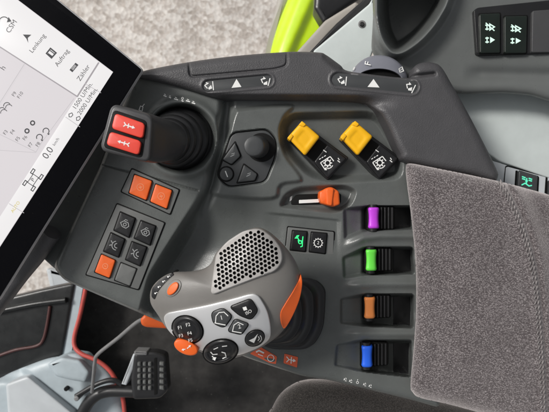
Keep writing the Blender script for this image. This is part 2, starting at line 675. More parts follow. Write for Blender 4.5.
def zdeck(U, V):
    U = np.asarray(U, float)
    V = np.asarray(V, float)
    dL = sd(LP, U, V)
    w = ss(190, 256, V)
    z = 8.0 * (1 - ss(-5, 6, dL))
    z = z - 32 * w * ss(-5, 14, dL) * (1 - ss(10, 104, dL))
    z = z - 5 * (1 - w) * ss(0, 5, dL) * (1 - ss(6, 15, dL))
    # gear crater with a raised lip
    r = np.hypot(U - CRATER[0], (V - CRATER[1]) * 1.02)
    z = z + 4.5 * np.exp(-((r - 37.5) / 4.5) ** 2) * ss(100, 124, U - 0.3 * (V - 138)) - 20 * (1 - ss(29, 36, r))
    # seam between gear base and switch plate
    z = z - 1.6 * (1 - ss(0.4, 1.3, seg_d((103, 165), (198, 190.5), U, V)))
    # raised ledge and pockets
    z = z + 4.0 * (1 - ss(-4, 1, sd(PADL, U, V)))
    z = z - 4.0 * (1 - ss(-1.2, 0.6, sd(PAD, U, V)))
    z = z - 13 * (1 - ss(-9, 1, sd(PTO, U, V)))
    z = z - 9 * (1 - ss(-6, 0.5, sd(SLI, U, V)))
    # shallow ledge line that runs from the slider to the slots
    z = z - 2.4 * ss(212.5, 215.5, V - 0.10 * (U - 277)) * ss(262, 282, U) * (1 - ss(336, 342, U)) * (1 - ss(225, 270, V))
    # finger slots whose floors fall away to the right
    for i, sl in enumerate(SLOTS):
        d = sd(sl, U, V)
        depth = 4 + 6 * ss(342, 362, U) + 26 * ss(360, 374, U)
        z = z - depth * (1 - ss(-3.0, 0.8, d))
    # soft hump of the bars between slots
    bars = ss(340, 362, U) * ss(222, 236, V)
    z = z + 2.5 * bars
    crest = np.full(np.shape(z), 1e6)
    for pb in ([(345, 246), (364, 238), (380, 236), (430, 236)], [(343, 287), (362, 285), (380, 284), (430, 284)], [(340, 334), (360, 334), (380, 334), (430, 334)]):
        for a, b in zip(pb[:-1], pb[1:]):
            cr = seg_d(a, b, U, V)
            crest = np.minimum(crest, cr)
    z = z + 4.0 * np.exp(-(crest / 4.0) ** 2) * ss(338, 362, U)
    d = sd(CON, U, V)
    z = z - roll(d, 7.0) * ss(215, 260, V) - roll(d, 3.0) * (1 - ss(215, 260, V))
    return z


def zd(u, v):
    return float(zdeck(np.array([u]), np.array([v]))[0])


body = field('console_body', CON, zdeck, 0.8, -60, M['deck'], console)
slab('side_wall', rnd([(128, 92), (100, 170), (62, 272), (54, 268), (33, 249), (40, 200), (100, 112)], 3), -62, -14, 3, M['deck'], console)

# grained rail that frames the console
TR = cat([(136, 76), (146, 70.5), (190, 62), (236, 56), (288, 52), (318, 52.5), (326, 55), (340, 65), (348, 71), (380, 75.5), (408, 78), (412, 74), (415, 66),
          (424, 62.5), (434, 63), (442, 68), (452, 85), (464, 106), (480, 136), (496, 168), (498, 176), (493, 181), (470, 175), (410, 163), (399, 152), (388, 128), (379, 113), (366, 104.5), (344, 101.5), (300, 100.5),
          (240, 100), (222, 99), (206, 95), (180, 87), (150, 80)], 6)
LID = rnd([(188, 50), (190, 77), (274, 69.5), (287, 66), (287, 40)], 5)


def pill(a, b, r):
    d = Vector((b[0] - a[0], b[1] - a[1])).normalized()
    t0 = math.atan2(d.y, d.x)
    out = []
    for k in range(13):
        t = t0 - math.pi / 2 + math.pi * k / 12
        out.append((b[0] + r * math.cos(t), b[1] + r * math.sin(t)))
    for k in range(13):
        t = t0 + math.pi / 2 + math.pi * k / 12
        out.append((a[0] + r * math.cos(t), a[1] + r * math.sin(t)))
    return out


PILL1 = pill((208.5, 86), (267, 80.5), 6.2)
PILL2 = pill((338, 79.5), (411.5, 87), 7.2)


def ztrim(U, V):
    U = np.asarray(U, float)
    V = np.asarray(V, float)
    d = sd(TR, U, V)
    z = 19 + 0 * U
    z = z - 9 * ss(93, 103, V) * (1 - ss(355, 400, U)) * ss(205, 230, U) * (1 - ss(104, 112, V))
    dl = sd(LID, U, V)
    z = z - 1.9 * (1 - ss(0.3, 1.9, np.abs(dl))) - 0.9 * (1 - ss(-2, 1, dl))
    for pl in (PILL1, PILL2):
        dp = sd(pl, U, V)
        z = z + 0.8 * np.exp(-((dp - 1.2) / 1.2) ** 2) - 1.5 * (1 - ss(-1.6, 0.4, dp))
    # notch behind the finger tab
    z = z - 4 * np.exp(-(np.abs(seg_d((410, 77), (434, 74), U, V)) / 2.2) ** 2)
    # shoulder that rises towards the hand rest, with a bevel at the far nose
    z = z - 5 * (1 - ss(0, 9, seg_d((330, 55), (350, 73), U, V)))
    z = z - roll(d, 8.5)
    return z


def zt(u, v):
    return float(ztrim(np.array([u]), np.array([v]))[0])


rail = field('grab_rail', TR, ztrim, 0.55, -8, M['trim'], console)
rail['label'] = 'grained black rail around the top of the console'
slab('icon_strip', inset(ccw(PILL1), 0.9), 10, 17.9, 0.3, M['key'], rail)
slab('icon_strip', inset(ccw(PILL2), 0.9), 10, 17.9, 0.3, M['key'], rail)
for tri in ([(236.5, 79), (241.5, 87), (231.5, 88)], [(373.5, 79), (379.5, 87.6), (367.5, 87)]):
    Decal().poly(tri).build('arrow_mark', 17.95, M['white'], rail)
def pictogram(c, flip, ang):
    ca, sa = math.cos(ang), math.sin(ang)
    g_ = lambda x, y: (c[0] + (x * flip) * ca - y * sa, c[1] + (x * flip) * sa + y * ca)
    d = Decal()
    d.line([g_(4.6, 4.6), g_(4.6, -4.4)], 1.0)
    d.poly([g_(3.6, 2.6), g_(0.2, 3.6), g_(-0.6, 2.0), g_(2.6, -1.0)])
    d.line([g_(-1.2, 2.2), g_(-3.6, -1.0), g_(-1.0, -2.8)], 1.0)
    d.poly([g_(-2.4, -4.4), g_(0.8, -3.0), g_(-1.4, -1.4)])
    d.build('implement_mark', 17.95, M['white'], rail)


for c_, fl_, an_ in (((208.5, 86.2), 1, -.1), ((264.5, 81.4), 1, .25), ((341.5, 80.6), 1, .1), ((409.5, 87), 1, .45)):
    pictogram(c_, fl_, an_)

# printed marks on the deck
k = Decal()
for (u, v, w) in ((165, 96, 3), (170, 97.5, 2), (176, 99.3, 4), (182.5, 101, 2), (188, 101.2, 4), (193.5, 103.2, 3.5)):
    k.line([(u - w / 2, v - .5), (u + w / 2, v + .6)], 1.1)
    k.line([(u - w / 4, v - 2.0), (u + w / 4, v - 1.1)], 0.7)
k.ring((182.5, 98.4), 1.0, 0.6)
k.build('printed_mark', zd, M['white'], console, lift=0.35)
k = Decal()
k.line([(139, 110), (142, 111.5), (143, 107), (140.5, 106)], 0.7, True).line([(142, 107), (144.5, 104)], 0.7)
k.build('printed_mark', zd, M['white'], console, lift=0.35)
k = Decal()
for (u, v) in ((345, 379), (350.5, 380.6), (364.5, 384), (370, 385.6)):
    k.poly([(u - 1.6, v + 1.2), (u - .6, v - 1.2), (u + .4, v + .4)]).line([(u - .2, v + 1.6), (u + 1.6, v + 1.9)], .7).line([(u + .8, v - 1.4), (u + 1.4, v + .4)], .6)
k.ring((357.5, 382.4), 1.1, 0.5).line([(357.4, 380.4), (357.9, 379.2)], .6)
k.build('printed_mark', zd, M['white'], console, lift=0.35)

st = slab('warning_sticker', rnd([(250, 353.5), (260, 346.5), (277, 356.5), (276, 364), (270, 363)], 1), -20, 0.5, 0.1, M['sticker'], console, zf=zd)
k = Decal().ring((270.7, 358), 3.2, 0.7).line([(256, 352), (259, 350.5), (264, 353)], 1.6).line([(258, 354), (263, 356)], 0.8)
k.build('sticker_mark', lambda u, v: zd(u, v) + .5, M['white'], st)
st = slab('warning_sticker', rnd([(284.5, 353.5), (298, 357), (297, 367.5), (283.5, 363)], 1), -20, 0.5, 0.1, M['sticker'], console, zf=zd)
k = Decal().line([(286.5, 356.5), (289, 359.5), (286.5, 362)], 0.9).arrow((288.5, 359.3), (296, 361), 0.9, 3).line([(291.5, 357), (291, 363.5)], 0.9)
k.build('sticker_mark', lambda u, v: zd(u, v) + .5, M['white'], st)


# ================================================================== SWITCH PANELS
GP = 'switch panels set into the console'


def panel(label, pts, zb, marks):
    c = centroid(pts)
    t = thing('switch_panel', label, 'switch panel', c[0], c[1], zb, GP)
    pts = ccw(pts)
    slab('shadow_gap', rnd(inset(pts, -1.1), 2), zb - 3, zb + 0.45, 0.1, M['gap'], t)
    slab('panel_frame', rnd(pts, 1.6), zb - 3, zb + 1.5, 0.5, M['frame'], t)
    return t


def rocker(t, pts, zb, mat, name='rocker_switch', h=4.0, seat=True):
    if seat:
        slab('switch_seat', rnd(inset(ccw(pts), -0.9), 1.2), zb, zb + 1.75, 0.1, M['gap'], t)
    return slab(name, rnd(pts, 1.6), zb, zb + h, 0.9, mat, t, crown=0.35, sharp=80)


def local(pts):
    """frame of a button: centre and its two half axes"""
    c = Vector(centroid(pts))
    ex = (Vector(pts[1]) - Vector(pts[0]) + Vector(pts[2]) - Vector(pts[3])) / 4
    ey = (Vector(pts[0]) - Vector(pts[3]) + Vector(pts[1]) - Vector(pts[2])) / 4
    return lambda x, y: tuple(c + ex * x + ey * y)


zb = 8.0
t = panel('upper left switch panel with two orange buttons below the red-topped lever', [(132, 169), (179, 190), (170, 214), (121.5, 191.5)], zb, None)
for q in ([(134.5, 174.5), (152, 181), (146.2, 200.2), (129, 193)], [(155.7, 184), (172, 190.3), (166.8, 208.8), (150.2, 201.5)]):
    s = rocker(t, q, zb, M['orange'])
    f = local(q)
    k = Decal().ring(f(0, 0), 3.4, 0.6).line([f(-.15, -.1), f(.2, .1)], 0.8).line([f(-.1, .15), f(.15, -.2)], 0.6)
    k.build('button_icon', zb + 4.35, M['oprint'], s, lift=0.06)

t = panel('large switch panel with four black, one orange and one blank button', [(117.2, 204), (164.5, 223), (138.4, 289.3), (86.3, 274.5)], zb, None)
Q = [([(120.4, 212), (135.2, 218.4), (129, 237.3), (114, 230)], 'a'), ([(141, 220.6), (155.7, 226.2), (150, 245), (134.3, 238)], 'a'),
     ([(111, 232.8), (124.8, 239.2), (118.5, 257), (103.7, 251)], 'b'), ([(132, 241.6), (146.8, 247.2), (140, 265.7), (125.7, 259.4)], 'b'),
     ([(101.5, 254.2), (115.3, 260.4), (109.5, 278), (94.8, 272)], 'o'), ([(121, 262.7), (136.6, 268.9), (130, 286), (114.7, 280)], 'n')]
for q, kind in Q:
    s = rocker(t, q, zb, M['orange'] if kind == 'o' else M['frame'] if kind == 'n' else M['black'],
               name='blank_cover' if kind == 'n' else 'rocker_switch', h=2.4 if kind == 'n' else 4.0)
    f = local(q)
    k = Decal()
    if kind == 'a':
        k.line([f(-.55, 0), f(-.2, .32), f(.35, .3), f(.55, 0), f(.3, -.3), f(-.2, -.3)], 0.75, True).ring(f(.02, 0), 1.5, 0.7).line([f(-.2, .32), f(-.1, .5), f(.2, .5)], .6)
    elif kind == 'b':
        k.ring(f(.25, .02), 4.4, 0.8, a0=95, a1=265).ring(f(.3, .02), 2.2, 0.8, a0=80, a1=280).line([f(-.62, .3), f(-.36, .12)], .9).line([f(-.62, -.25), f(-.38, -.1)], .9)
    elif kind == 'o':
        k.ring(f(0, 0), 2.6, 0.7).line([f(-.15, 0), f(.15, 0)], .7)
    if kind in 'ab':
        k.build('button_icon', zb + 4.35, M['dim'], s, lift=0.06)
    elif kind == 'o':
        k.build('button_icon', zb + 4.35, M['oprint'], s, lift=0.06)

zb = -2.2
t = panel('small switch panel with a green-lit icon and a white gear icon', [(288, 227), (334, 232), (333, 257.4), (285.3, 252)], zb, None)
for i, q in enumerate(([(292.6, 230.6), (307, 231.8), (305.2, 251.4), (290.4, 249.8)], [(311.5, 232.2), (326.8, 233.6), (325, 253.5), (309.4, 251.5)])):
    s = rocker(t, q, zb, M['black'])
    f = local(q)
    k = Decal()
    if i == 0:
        k.poly([f(-.35, .55), f(-.62, .2), f(-.2, .25), f(.0, .6)]).line([f(-.2, .3), f(.05, .05), f(.5, .0), f(.5, .5)], 1.0).line([f(.5, 0), f(.55, -.5), f(.3, -.6)], .9).ring(f(.2, -.12), 1.5, .8).line([f(-.1, .1), f(0, -.2)], .8)
        k.build('lit_icon', zb + 4.35, M['ledgreen'], s, lift=0.06)
    else:
        k.gear(f(0, -.02), 3.9, 12, 0.7).text('2', f(0, -.02), 4.6, -8)
        k.build('button_icon', zb + 4.35, M['white'], s, lift=0.06)

# ================================================================== GEAR LEVER
lever = thing('gear_lever', 'black lever with two red arrow buttons leaning out of a ribbed boot', 'lever', 181, 138, -10)


def circ(cx, cy, r, n=48):
    return ell(cx, cy, r, r, 0, n)


rings = []
nb = 46
for i in range(nb + 1):
    t_ = i / nb
    cx, cy = 181 - 15 * t_, 138.5 + 2.0 * t_
    rad = 32.5 - 12.5 * t_ + (2.0 * math.cos(t_ * 2 * math.pi * 4.5)) * (0.4 + 0.6 * (1 - t_))
    rings.append((circ(cx, cy, rad), -10 + 44 * t_ + 1.2 * math.sin(t_ * 2 * math.pi * 4.5)))
loft('lever_boot', rings, M['rubber'], lever, capa=False)


def resample(p, n):
    p = ccw(p)
    q = np.array(p + [p[0]])
    L = np.concatenate([[0], np.cumsum(np.hypot(*np.diff(q, axis=0).T))])
    ts = np.linspace(0, L[-1], n, endpoint=False)
    return [(float(np.interp(t, L, q[:, 0])), float(np.interp(t, L, q[:, 1]))) for t in ts]


def align(p, c, n):
    """resample, starting at the angle 0 as seen from c"""
    p = resample(p, n * 4)
    k = min(range(len(p)), key=lambda i: abs(math.atan2(p[i][1] - c[1], p[i][0] - c[0])))
    p = p[k:] + p[:k]
    return p[::4]


def mix(a, b, t):
    return [(x[0] + (y[0] - x[0]) * t, x[1] + (y[1] - x[1]) * t) for x, y in zip(a, b)]


HEAD = align(rnd([(112, 103), (154, 115.5), (150.5, 163.5), (99.5, 150.5)], 9, 8), (127, 133), 96)
MID = align(rnd([(121, 105), (168, 119), (165, 166), (108, 153)], 14, 8), (138, 137), 96)
NECK = align(circ(166, 141, 20.5), (166, 141), 96)
FACE = inset(HEAD, 2.4)
rings = [(NECK, 18), (NECK, 34), (mix(NECK, MID, .35), 43), (mix(NECK, MID, .75), 57), (mix(MID, HEAD, .2), 67), (mix(MID, HEAD, .75), 76), (HEAD, 81), (inset(HEAD, .3), 82.6), (inset(HEAD, 1.0), 84), (inset(HEAD, 2.0), 84.8), (inset(HEAD, 3.2), 85.0)]
loft('lever_grip', rings, M['gripblack'], lever, capa=False)
slab('button_surround', rnd([(113.5, 109.5), (147.5, 121), (142, 158.5), (103, 147.5)], 5), 80, 85.5, 0.4, M['gap'], lever)
for q, right in (([(115.3, 113.2), (145, 123.6), (142.8, 138.6), (111.5, 128.5)], True), ([(110.2, 131.5), (141.4, 141.2), (138.8, 155.2), (106.2, 144.8)], False)):
    b = slab('red_button', rnd(q, 4), 82, 88, 1.0, M['red'], lever, crown=0.5, sharp=80)
    b['label'] = 'red button with right arrow' if right else 'red button with left arrow'
    f = local(q)
    k = Decal()
    s_ = 1 if right else -1
    k.arrow(f(-.02 * s_, 0), f(.42 * s_, 0), 1.2, 3.0)
    k.line([f(-.32 * s_, .28), f(-.2 * s_, 0), f(-.32 * s_, -.28)], 1.1)
    k.line([f(-.02 * s_, .3), f(-.02 * s_, -.3)], 1.1).line([f(-.2 * s_, 0), f(-.05 * s_, 0)], 1.0)
    k.build('arrow_icon', 88.5, M['white'], b, lift=0.1)

# ================================================================== CONTROL PAD
pad = thing('control_pad', 'dark rotary control pad with round knob and three small keys', 'control pad', 247, 158, 0)
slab('pad_gap', inset(ccw(PAD), -0.4), -6, 0.9, 0.1, M['gap'], pad)
slab('pad_base', rnd([(232, 133.5), (267, 129.8), (276.2, 141), (274.5, 157), (265, 181.5), (228, 186.4), (217.8, 175.5)], 6), -6, 2.2, 0.8, M['key'], pad)
slab('knob_well_shade', circ(261.5, 147.5, 14.5), 0, 2.5, 0.1, M['gap'], pad)  # flat black disc paints the shade of the cavity round the knob
kn = loft('rotary_knob', [(circ(258.5, 147, 11.2), 1), (circ(254.5, 146.3, 10.6), 17), (circ(254, 146.2, 10.3), 19), (circ(253.7, 146.1, 9.6), 20), (circ(253.5, 146, 8.6), 20.4), (circ(253.5, 146, 4), 20.6)], M['key'], pad)
for q in ([(235, 142.5), (240.5, 156), (231.5, 164.5), (222.5, 159.5)], [(244, 164.5), (257.3, 174.3), (254.8, 180.5), (237.5, 182.5)]):
    slab('key_gap', rnd(inset(ccw(q), -1.1), 2), 0, 2.6, 0.1, M['gap'], pad)
    b = slab('pad_key', rnd(q, 1.8), 0, 5.2, 1.0, M['key'], pad, crown=0.4, sharp=80)
    c = centroid(q)
    Decal().line([(c[0] - 2, c[1] + 1), (c[0] + 2, c[1] - 1)], .7).line([(c[0] - 1, c[1] - 1.6), (c[0] + 2.4, c[1] - 2.6)], .6).build('key_mark', 5.5, M['dim'], b, lift=.1)
slab('key_gap', circ(226.3, 174, 7.9), 0, 2.6, 0.1, M['gap'], pad)
b = slab('round_key', circ(226.3, 174, 6.6), 0, 5.0, 1.0, M['key'], pad, crown=0.4, sharp=80)
Decal().line([(225.3, 171), (227.6, 177)], 1.0).build('key_mark', 5.4, M['white'], b, lift=.1)

# ================================================================== GUARDED SWITCHES
GQ = 'guarded rocker switches with yellow flaps'


def guarded(label, first=True):
    zb = -13.0
    t = thing('guarded_switch', label, 'switch', 322, 152, zb, GQ)
    slab('switch_housing', rnd([(302, 122.5), (349, 158), (327.5, 180.5), (288, 139)], 2), zb - 2, zb + 11, 1.2, M['black'], t)
    slab('hinge_slot', rnd([(317.5, 138), (327, 145), (313.5, 161.5), (305, 153.5)], 1), zb, zb + 12, 0.3, M['gap'], t)
    q = [(327.5, 144.5), (346.5, 158.6), (327.3, 178.5), (314, 162)]
    r = slab('rocker_key', rnd(q, 2.2), zb, zb + 15, 1.3, M['black'], t, crown=-0.8, sharp=80)
    zz = zb + 14.5
    k = Decal()
    c = (327.6, 163)
    k.gear(c, 2.6, 8, 1.1).line([(330.2, 156.6), (320.5, 162.8)], 1.0).line([(320.5, 162.8), (325.5, 170.2)], 1.0).line([(330.2, 156.6), (333.8, 161.2)], 1.0)
    k.ring(c, 5.6, 0.9, a0=25, a1=95).poly([(326.5, 167), (326.8, 170.4), (323.8, 169)])
    k.text('PTO', (322.3, 157.8), 2.6, 33) if False else None
    for (u, v) in ((320, 159), (322.5, 157.5), (325, 156)):
        k.line([(u - .8, v + .5), (u + .8, v - .6)], 0.8)
    k.line([(323.3, 150), (326.5, 152.3)], 0.8).line([(337.5, 160.5), (340, 162.4)], .9).line([(338, 158), (339.4, 160)], .8)
    k.build('switch_icon', zz, M['white'], r, lift=0.3)
    # the yellow flap: raised, crowned, overhanging the housing on the far side
    fl = [(287.5, 137.5), (302, 121.2), (320, 136.8), (305, 156)]
    g = loft('yellow_flap', [(rnd(inset(ccw(fl), 0.3), 2.5), zb + 10), (rnd(fl, 2.5), zb + 12), (rnd(fl, 2.5), zb + 21), (rnd(inset(ccw(fl), .5), 2.5), zb + 22.4), (rnd(inset(ccw(fl), 1.5), 2.5), zb + 22.9),
                             (rnd(inset(ccw(fl), 2.6), 2.5), zb + 23.2), (rnd([(295, 139.4), (304, 129.2), (313.5, 137.8), (304.8, 149.4)], 3.4), zb + 23.4), (rnd([(295.6, 139.4), (304, 129.9), (312.8, 137.8), (304.7, 148.6)], 3.4), zb + 23.1), (rnd([(299, 139), (304, 133), (309.5, 138), (304, 145)], 2.2), zb + 23.2)], M['yellow'], t, sharp=80)
    slab('flap_lip', rnd([(287.2, 138), (291, 133.6), (293.5, 136), (290, 140.6)], 1), zb + 14, zb + 24.2, 0.6, M['yellow'], g)
    slab('flap_lip', rnd([(298.5, 125), (302, 121), (306, 124.4), (303.5, 127)], 1), zb + 14, zb + 24.2, 0.6, M['yellow'], g)
    return t


def copy_tree(o, parent=None):
    c = o.copy()
    COL.objects.link(c)
    if parent:
        c.parent = parent
    for ch in list(o.children):
        copy_tree(ch, c)
    return c


g1 = guarded('left of two black rocker switches under raised yellow flaps, nearer the rotary pad')
g2 = copy_tree(g1)
g2['label'] = 'right of two black rocker switches under raised yellow flaps, nearer the fabric armrest'
kk = (D + 2) / D
g2.location = (g1.location.x + 51.8 * kk * S, g1.location.y + 0.2 * S, g1.location.z)

# ================================================================== SLIDER
sl = thing('slider_lever', 'orange slider knob in a short slot below the yellow-flapped switches', 'slider', 316, 198, -8)
slab('slider_slot', rnd([(291, 200.5), (296, 194.5), (341, 193), (341, 204), (291, 205)], 3), -14, -8.0, 0.4, M['gap'], sl)
slab('slider_scale', rnd([(299, 200), (319, 199), (319, 202.5), (299, 203.5)], .5), -12, -6.8, 0.3, M['white'], sl)
Decal().poly([(290, 197), (292.5, 195.8), (291.5, 200), (289.5, 201.5)]).build('scale_mark', zd, M['white'], sl, lift=.6)
KN = [(319.5, 191.5), (323, 190), (327, 187.6), (331.5, 187), (335.5, 189.2), (339, 191.5), (340, 204.5), (333, 207), (321, 203.5), (319, 198)]
slab('slider_knob', rnd(KN, 2), -10, 8, 2.2, M['orange'], sl, crown=1.0, sharp=80)
slab('knob_rib', rnd([(326, 188.5), (334, 188.6), (332, 206), (326.5, 204.8)], 2), 0, 10.2, 1.2, M['orange'], sl, sharp=80)

# ================================================================== FINGER LEVERS
GF = 'colour-coded finger levers in the console slots'


def finger(label, mat):
    t = thing('finger_lever', label, 'lever', 380, 218, -24, GF)
    # ribbed black paddle seen end-on: a low block with rounded ribs
    slab('lever_body', rnd([(366.6, 204.8), (395, 206.5), (395, 229.5), (366.6, 231.4)], 2.5), -36, -4, 2.0, M['gap'], t)
    for i in range(4):
        u = 380.6 + i * 3.6
        slab('lever_rib', rnd([(u, 207), (u + 1.9, 207), (u + 1.9, 229), (u, 229)], .8), -12, -1.0 - i * 0.9, 0.9, M['rubber'], t)
    n, m = 15, 20
    V, F = [], []
    c0 = (373.6, 207.4)
    for i in range(n):
        y = i / (n - 1)
        wst = 1 - 0.17 * math.sin(math.pi * y) ** 0.8
        e = min(1.0, 0.80 + 0.2 * min(i, n - 1 - i))
        for j in range(m):
            a = 2 * math.pi * j / m
            zz = 1.0 + 6.0 * wst * e * math.copysign(abs(math.sin(a)) ** 0.6, math.sin(a))
            V.append(P(c0[0] + 5.9 * wst * e * math.copysign(abs(math.cos(a)) ** 0.7, math.cos(a)), c0[1] + 21 * y, zz))
    for i in range(n - 1):
        for j in range(m):
            a, b = i * m + j, i * m + (j + 1) % m
            F.append((a, b, b + m, a + m))
    F.append(tuple(range(m)))
    F.append(tuple((n - 1) * m + j for j in range(m)))
    sleeve = mk('coloured_sleeve', V, F, mat, t, sharp=60)
    sleeve.material_slots[0].link = 'OBJECT'
    sleeve.material_slots[0].material = mat
    tube('sleeve_axle', [(372.8, 204.6, 0.5), (372.8, 231.2, 0.5)], 4.4, M['black'], t)
    k = Decal().line([(371, 212), (374, 213), (371.5, 214.5)], .5).line([(371, 222), (374.6, 223)], .5)
    return t


f1 = finger('finger lever with purple sleeve in the topmost slot', M['purple'])
for (du, dv, nm, cn) in ((-2.4, 41.8, 'green', 'finger lever with green sleeve in the second slot from the top'),
                         (-4.0, 89.0, 'peach', 'finger lever with light orange sleeve in the third slot from the top'),
                         (-6.6, 137.2, 'blue', 'finger lever with blue sleeve in the lowest slot')):
    c = copy_tree(f1)
    c['label'] = cn
    c.location = (f1.location.x + du * S, f1.location.y - dv * S, f1.location.z)
    for ch in c.children:
        if ch.name.startswith('coloured_sleeve'):
            ch.material_slots[0].link = 'OBJECT'
            ch.material_slots[0].material = M[nm]
# black pads added to paint the shade at each slot's far end
for (a, b) in ((207.5, 229), (248.5, 273.5), (296, 327), (342, 375)):
    slab('slot_shade', rnd([(393, a), (410.5, a), (411, b), (393, b)], 1.5), -48, -33, 1, M['black'], console)

# ================================================================== DIAL
dial = thing('thumbwheel', 'blue-grey thumbwheel marked F tucked behind the grained rail', 'thumbwheel', 379, 78, -6)


def dring(r, z):
    ry = r * 0.93 if r > 25 else r * 0.55
    return ([(379 + r * math.cos(a), 82 + ry * math.sin(a)) for a in (2 * math.pi * i / 72 for i in range(72))], z)


loft('wheel', [dring(28.5, -18), dring(28.8, -4), dring(28.6, 1), dring(27.6, 3), dring(27.0, 3.8), dring(24.6, 8), dring(24.0, 7.6), dring(23.4, 5.0), dring(22.8, 2)], M['dial'], dial, sharp=35)
slab('wheel_hub', ell(379, 82, 23.4, 13), -10, 3.0, 0.4, M['gap'], dial)
k = Decal()


def dz(u, v):
    r = math.hypot(u - 379, (v - 82) / 0.93)
    return 4.4 + max(0, 27 - r) / 8.0 * 4.6


k.text('F', (368.2, 63.6), 9.0, 78)
k.build('wheel_mark', dz, M['white'], dial, lift=.3)
k = Decal()
k.line([(353.2, 70), (354.6, 67.2)], 1.3)
k.build('wheel_mark', dz, M['white'], dial, lift=.3)
k = Decal()
k.line([(399, 69), (402, 67), (403.5, 71), (400, 72.5)], 0.9, True).line([(400, 70.5), (402.8, 69)], .7)
k.build('wheel_mark', dz, M['white'], dial, lift=.3)

# ================================================================== JOYSTICK
joy = thing('joystick', 'warm grey joystick grip with silver button plate and perforated palm rest', 'joystick', 298, 312, -4)
rings = []
base = rnd([(253, 277), (322, 275), (333, 286), (330, 330), (318, 351), (270, 350), (250, 330)], 18, 8)
base = align(base, (293, 312), 96)
topb = align(ell(262, 316, 24, 22), (262, 316), 96)
NB = 48
for i in range(NB + 1):
    t_ = i / NB
    p = mix(base, topb, t_ ** 1.15 * 0.96)
    p = inset(p, 1.7 * math.cos(t_ * 2 * math.pi * 4.0 + 2.6))
    rings.append((p, -8 + 56 * t_ + 2.2 * math.sin(t_ * 2 * math.pi * 4.0 + 2.6)))
loft('joystick_boot', rings, M['rubber'], joy, capa=False)

GO = [(150, 299), (151.3, 289), (159, 279.5), (172, 272.5), (190, 271.3), (203, 268.8), (211, 263.2), (216, 253), (226, 243), (241, 233), (256, 227.2), (268, 231),
      (280, 241), (291, 254), (298.5, 268), (301, 282), (298.5, 300), (291, 319), (281, 333), (270, 342), (258, 349), (240, 356.5), (221, 359), (201, 352), (183, 342), (168, 330), (158, 315), (152, 306)]
GO = cat(GO, 5)
GC = (236.0, 299.0)
_ga = sorted((math.atan2(v - GC[1], u - GC[0]), math.hypot(u - GC[0], v - GC[1])) for (u, v) in GO)
_gt = np.array([a for a, r in _ga])
_gr = np.array([r for a, r in _ga])


def tpar(u, v):
    r = math.hypot(u - GC[0], v - GC[1])
    a = math.atan2(v - GC[1], u - GC[0])
    return r / float(np.interp(a, _gt, _gr, period=2 * math.pi))


def zgt(u, v, t_):
    # crowned palm, lower towards the thumb side
    tilt = 0.13 * (u - 236) - 0.10 * (v - 299)
    return 70 + tilt * 0.8 + 24 * (max(0.0, 1 - t_ ** 2.6)) ** 0.5


def zg(u, v):
    return zgt(u, v, min(0.97, tpar(u, v)))


rings = []
for (s_, dzz) in ((0.42, -30), (0.62, -28), (0.80, -22), (0.92, -13), (0.985, -5)):
    rings.append(([(GC[0] + (u - GC[0]) * s_, GC[1] + (v - GC[1]) * s_) for (u, v) in GO], (lambda dzz: lambda u, v: zgt(u, v, 1.0) + dzz)(dzz)))
for i in range(22):
    t_ = math.cos(math.pi / 2 * i / 22)
    rings.append(([(GC[0] + (u - GC[0]) * t_, GC[1] + (v - GC[1]) * t_) for (u, v) in GO], (lambda t_: lambda u, v: zgt(u, v, t_))(t_)))
loft('grip', rings, M['grip'], joy, sharp=80)

# perforated palm panel: hexagonal cells around real holes
GR = rnd([(211, 294.5), (216.5, 267), (216, 256), (227, 242.5), (244, 231.5), (260, 229), (273.5, 238.5), (281, 249.5), (282, 261), (275.5, 270)], 6, 6)
GRi = inset(GR, 1.4)


def clip(poly, win):
    out = poly
    n = len(win)
    for i in range(n):
        a, b = win[i], win[(i + 1) % n]
        ex, ey = b[0] - a[0], b[1] - a[1]
        src, out = out, []
        for j in range(len(src)):
            p, q = src[j - 1], src[j]
            sp = ex * (p[1] - a[1]) - ey * (p[0] - a[0])
            sq = ex * (q[1] - a[1]) - ey * (q[0] - a[0])
            if (sp >= 0) != (sq >= 0):
                t_ = sp / (sp - sq)
                out.append((p[0] + (q[0] - p[0]) * t_, p[1] + (q[1] - p[1]) * t_))
            if sq >= 0:
                out.append(q)
        if not out:
            return []
    return out


def inside(p, win):
    n = len(win)
    return all((win[(i + 1) % n][0] - win[i][0]) * (p[1] - win[i][1]) - (win[(i + 1) % n][1] - win[i][1]) * (p[0] - win[i][0]) >= 0 for i in range(n))


def min_edge(p, win):
    best = 1e9
    for i in range(len(win)):
        a, b = Vector(win[i]), Vector(win[(i + 1) % len(win)])
        e = b - a
        t_ = max(0, min(1, (Vector(p) - a).dot(e) / max(e.length_squared, 1e-9)))
        best = min(best, (a + e * t_ - Vector(p)).length)
    return best


